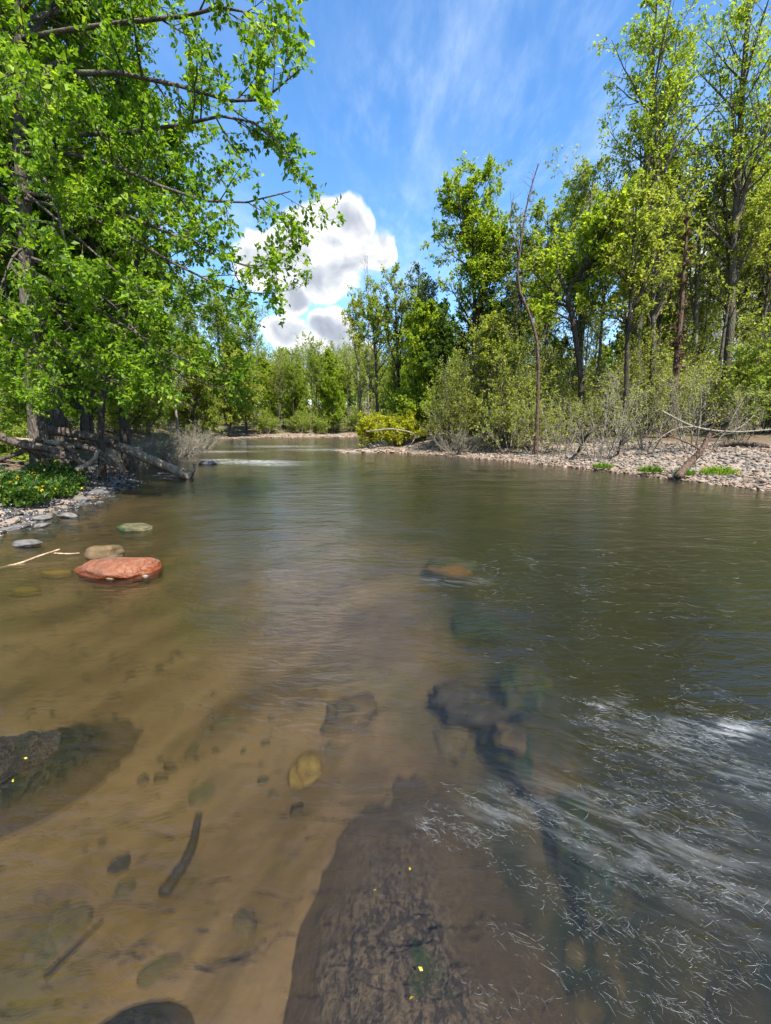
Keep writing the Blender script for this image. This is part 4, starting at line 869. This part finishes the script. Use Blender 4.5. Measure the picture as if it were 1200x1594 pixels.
def shingle(name, pts, smin, smax, mat, seed, label):
    rg = np.random.default_rng(seed); n = len(pts)
    ph = (1+5**.5)/2; ico = nrm(np.array([(-1, ph, 0), (1, ph, 0), (-1, -ph, 0), (1, -ph, 0), (0, -1, ph), (0, 1, ph), (0, -1, -ph), (0, 1, -ph), (ph, 0, -1), (ph, 0, 1), (-ph, 0, -1), (-ph, 0, 1)]))
    T = np.array([(0, 11, 5), (0, 5, 1), (0, 1, 7), (0, 7, 10), (0, 10, 11), (1, 5, 9), (5, 11, 4), (11, 10, 2), (10, 7, 6), (7, 1, 8), (3, 9, 4), (3, 4, 2), (3, 2, 6), (3, 6, 8), (3, 8, 9), (4, 9, 5), (2, 4, 11), (6, 2, 10), (8, 6, 7), (9, 8, 1)])
    s = smin+(smax-smin)*rg.random(n)**3
    V = ico[None]*(.5*rg.uniform(.6, 1.15, (n, 12, 1)))*s[:, None, None]*np.stack([np.ones(n), rg.uniform(.5, .95, n), rg.uniform(.22, .5, n)], -1)[:, None]
    a = rg.random(n)*6.28; c, sn = np.cos(a)[:, None], np.sin(a)[:, None]; ti = rg.normal(size=(n, 2))*.25
    V = np.stack([c*V[..., 0]-sn*V[..., 1], sn*V[..., 0]+c*V[..., 1], V[..., 2]+ti[:, :1]*V[..., 0]+ti[:, 1:]*V[..., 1]], -1)+pts[:, None]
    F = (T[None]+np.arange(n)[:, None, None]*12).reshape(-1, 3)
    o = obj(name, mesh(name, V.reshape(-1, 3), F, M[mat], {'tint': np.repeat(rg.random(n)*2.2-.8, 12)}), kind='stuff'); return tag(o, label, 'gravel')
def bank_points(n, yr, dmin, dmax, seed, xr=(-20, 40), cond=None):
    rg = np.random.default_rng(seed); x = rg.uniform(*xr, n*14); y = rg.uniform(*yr, n*14); d, l, ix = sdist(x, y)
    k = (d > dmin) & (d < dmax) & (np.abs(x) < .95*y+1.2)
    if cond: k &= cond(x, y, ix)
    x, y = x[k][:n], y[k][:n]; return np.stack([x, y, height(x, y)+.012], -1)
right = lambda x, y, ix: (ix >= 21) & (x > -2.5)
shingle('shingle', bank_points(15000, (6, 24), -.25, 5.5, 1, (-2, 24), right), .03, .19, 'stone_pale', 1, 'pale flat shingle covering the gravel bar')
shingle('grey_cobbles', bank_points(2600, (6, 24), .1, 5.5, 11, (-2, 24), right), .05, .26, 'stone_grey', 11, 'darker grey cobbles mixed through the pale shingle of the gravel bar')
shingle('waterline_shingle', bank_points(2600, (6, 24), -.5, .6, 2, (-2, 14), right), .05, .24, 'stone_tan', 2, 'tan wet shingle along the waterline of the gravel bar')
shingle('bank_gravel', bank_points(3000, (3, 14), -.5, 1.6, 3, (-11, -4), lambda x, y, ix: ix < 12), .04, .2, 'stone_dark', 3, 'dark grey gravel along the left bank')  # dark colour stands for wet stone and the bank's shade together
shingle('far_gravel', bank_points(2600, (40, 52), -.4, 4, 4, (-18, 8), lambda x, y, ix: (ix >= 10) & (ix <= 15)), .12, .4, 'stone_tan', 4, 'tan stones of the far gravel strip at the river bend')

def bed_points(n, xr, yr, seed):
    rg = np.random.default_rng(seed); x = rg.uniform(*xr, n); y = rg.uniform(*yr, n); d, l, ix = sdist(x, y); k = (d < -.1) & (fbm(x*.8+4, y*.6, 3, 77) > -.05) & (np.abs(x) < .95*y+.8)
    return np.stack([x[k], y[k], height(x[k], y[k])-.004], -1)
shingle('bed_pebbles', bed_points(7000, (-6, .3), (.6, 9), 5), .015, .11, 'stone_silt', 5, 'brown silted pebbles scattered over the shallow river bed')
shingle('bed_cobbles', bed_points(2600, (.2, 7), (.6, 9), 6), .03, .22, 'stone_silt', 6, 'brown cobbles scattered over the deep channel bed')
# ------------------------------------------------------------------ foam flecks and painted sun glints: thin white threads on the broken water
m, q, out = newmat('foam')  # white for the foam threads and the painted glints alike
d1 = q.node('ShaderNodeBsdfDiffuse'); d1.inputs[0].default_value = (.75, .77, .77, 1); t1 = q.node('ShaderNodeBsdfTransparent')
al = q.node('ShaderNodeAttribute', attribute_name='tint').outputs['Fac']; mx = q.node('ShaderNodeMixShader'); q.l.new(al, mx.inputs[0]); q.l.new(t1.outputs[0], mx.inputs[1]); q.l.new(d1.outputs[0], mx.inputs[2]); q.l.new(mx.outputs[0], out.inputs[0])
M['foam'] = m
rg = np.random.default_rng(99)
cl = []
for px, py, sx, sy, n in [(1000, 1290, 150, 120, 420), (1130, 1200, 110, 60, 300), (1040, 1130, 90, 35, 260), (940, 1100, 45, 20, 110), (780, 1270, 70, 32, 200), (655, 1283, 22, 12, 46), (1090, 1420, 110, 100, 220),
                          (1020, 1560, 130, 40, 120), (900, 900, 110, 45, 70), (780, 890, 45, 25, 45), (1000, 960, 130, 60, 60), (1040, 860, 140, 40, 25), (860, 1010, 70, 60, 30), (1130, 1140, 60, 14, 160), (890, 1470, 60, 90, 40)]:
    n = int(n*4.5); cxs = rg.normal(size=(26, 2))*(sx*.8, sy*.8)+(px, py); ci = rg.integers(0, 26, n)   # gathered along small crests
    tq = rg.normal(size=n); qx = cxs[ci, 0]+tq*sx*.22+rg.normal(size=n)*sx*.05; qy = cxs[ci, 1]+tq*sx*.10+rg.normal(size=n)*sy*.10
    for x_, y_ in zip(qx, qy):
        if 640 < x_ < 1300 and 780 < y_ < 1640: cl.append(on(x_, y_, .022))
C = np.array([tuple(c) for c in cl]); n = len(C)
dist = np.linalg.norm(C-np.array([0, 0, 1.4]), axis=1); k = 4
ang = -.55+rg.normal(size=n)*.45; L = dist*(.003+.020*rg.random(n)**2.5); bend = rg.normal(size=n)*.8
P = np.empty((n, k, 3)); P[:, 0] = C
for j in range(1, k):
    a = ang+bend*j/k; P[:, j] = P[:, j-1]+np.stack([np.cos(a), np.sin(a), np.zeros(n)], -1)*(L/(k-1))[:, None]
R = (dist*.00008*rg.uniform(.6, 1.6, n))[:, None]*np.array([.4, 1, 1, .3])[None]
V, F = tubes(P, R, 3)
tag(obj('foam_glint_flecks', mesh('foam_glint_flecks', V, F, M['foam'], {'tint': np.repeat(rg.random(n)**2.3*.5+.02, k*3)}), kind='stuff'), 'thin white threads of foam and painted sun glints on the broken fast water', 'foam')
# tiny fallen leaves on the wet rocks
lm = leaves(np.array([[(0, 0, 0), (.01, 0, 0), (.02, 0, 0)]], float), 1, .014, np.random.default_rng(4), droop=0, fold=.1)
ltm = mesh('leaf', lm[0]-lm[0].mean(0), lm[1], M['flower'], {'tint': np.full(len(lm[0]), .5)})
for px, py, z in [(37, 1208, .07), (50, 1165, .06), (40, 1180, .06), (20, 1215, .07), (583, 1385, .018), (655, 1508, .018), (638, 1352, .018), (640, 1553, .018)]:
    tag(obj('fallen_leaf', ltm, None, on(px, py, z), (0, .1, px)), 'tiny yellow leaf stuck on the dark mossy rock' if px < 300 else 'tiny yellow leaf floating over the speckled boulder', 'leaf', 'leaves on the mossy rock' if px < 300 else 'leaves over the speckled boulder')
def bed(px, py):
    p = on(px, py, -.1); p = on(px, py, hz(p.x, p.y)+.008); return p
log('sunken_twig', [bed(70, 1525), bed(110, 1485), bed(160, 1435)], .010, .004, 'stone_slate', 'dark straight twig lying on the brown bed near the mossy sunken rock', seed=31, category='twig', sides=6)
log('sunken_twig', [bed(255, 1395), bed(295, 1330), bed(310, 1270)], .022, .012, 'stone_slate', 'thick dark waterlogged stick on the shallow bed', seed=32, category='twig', sides=7)
print('tris', sum(len(m_.polygons) for m_ in bpy.data.meshes))
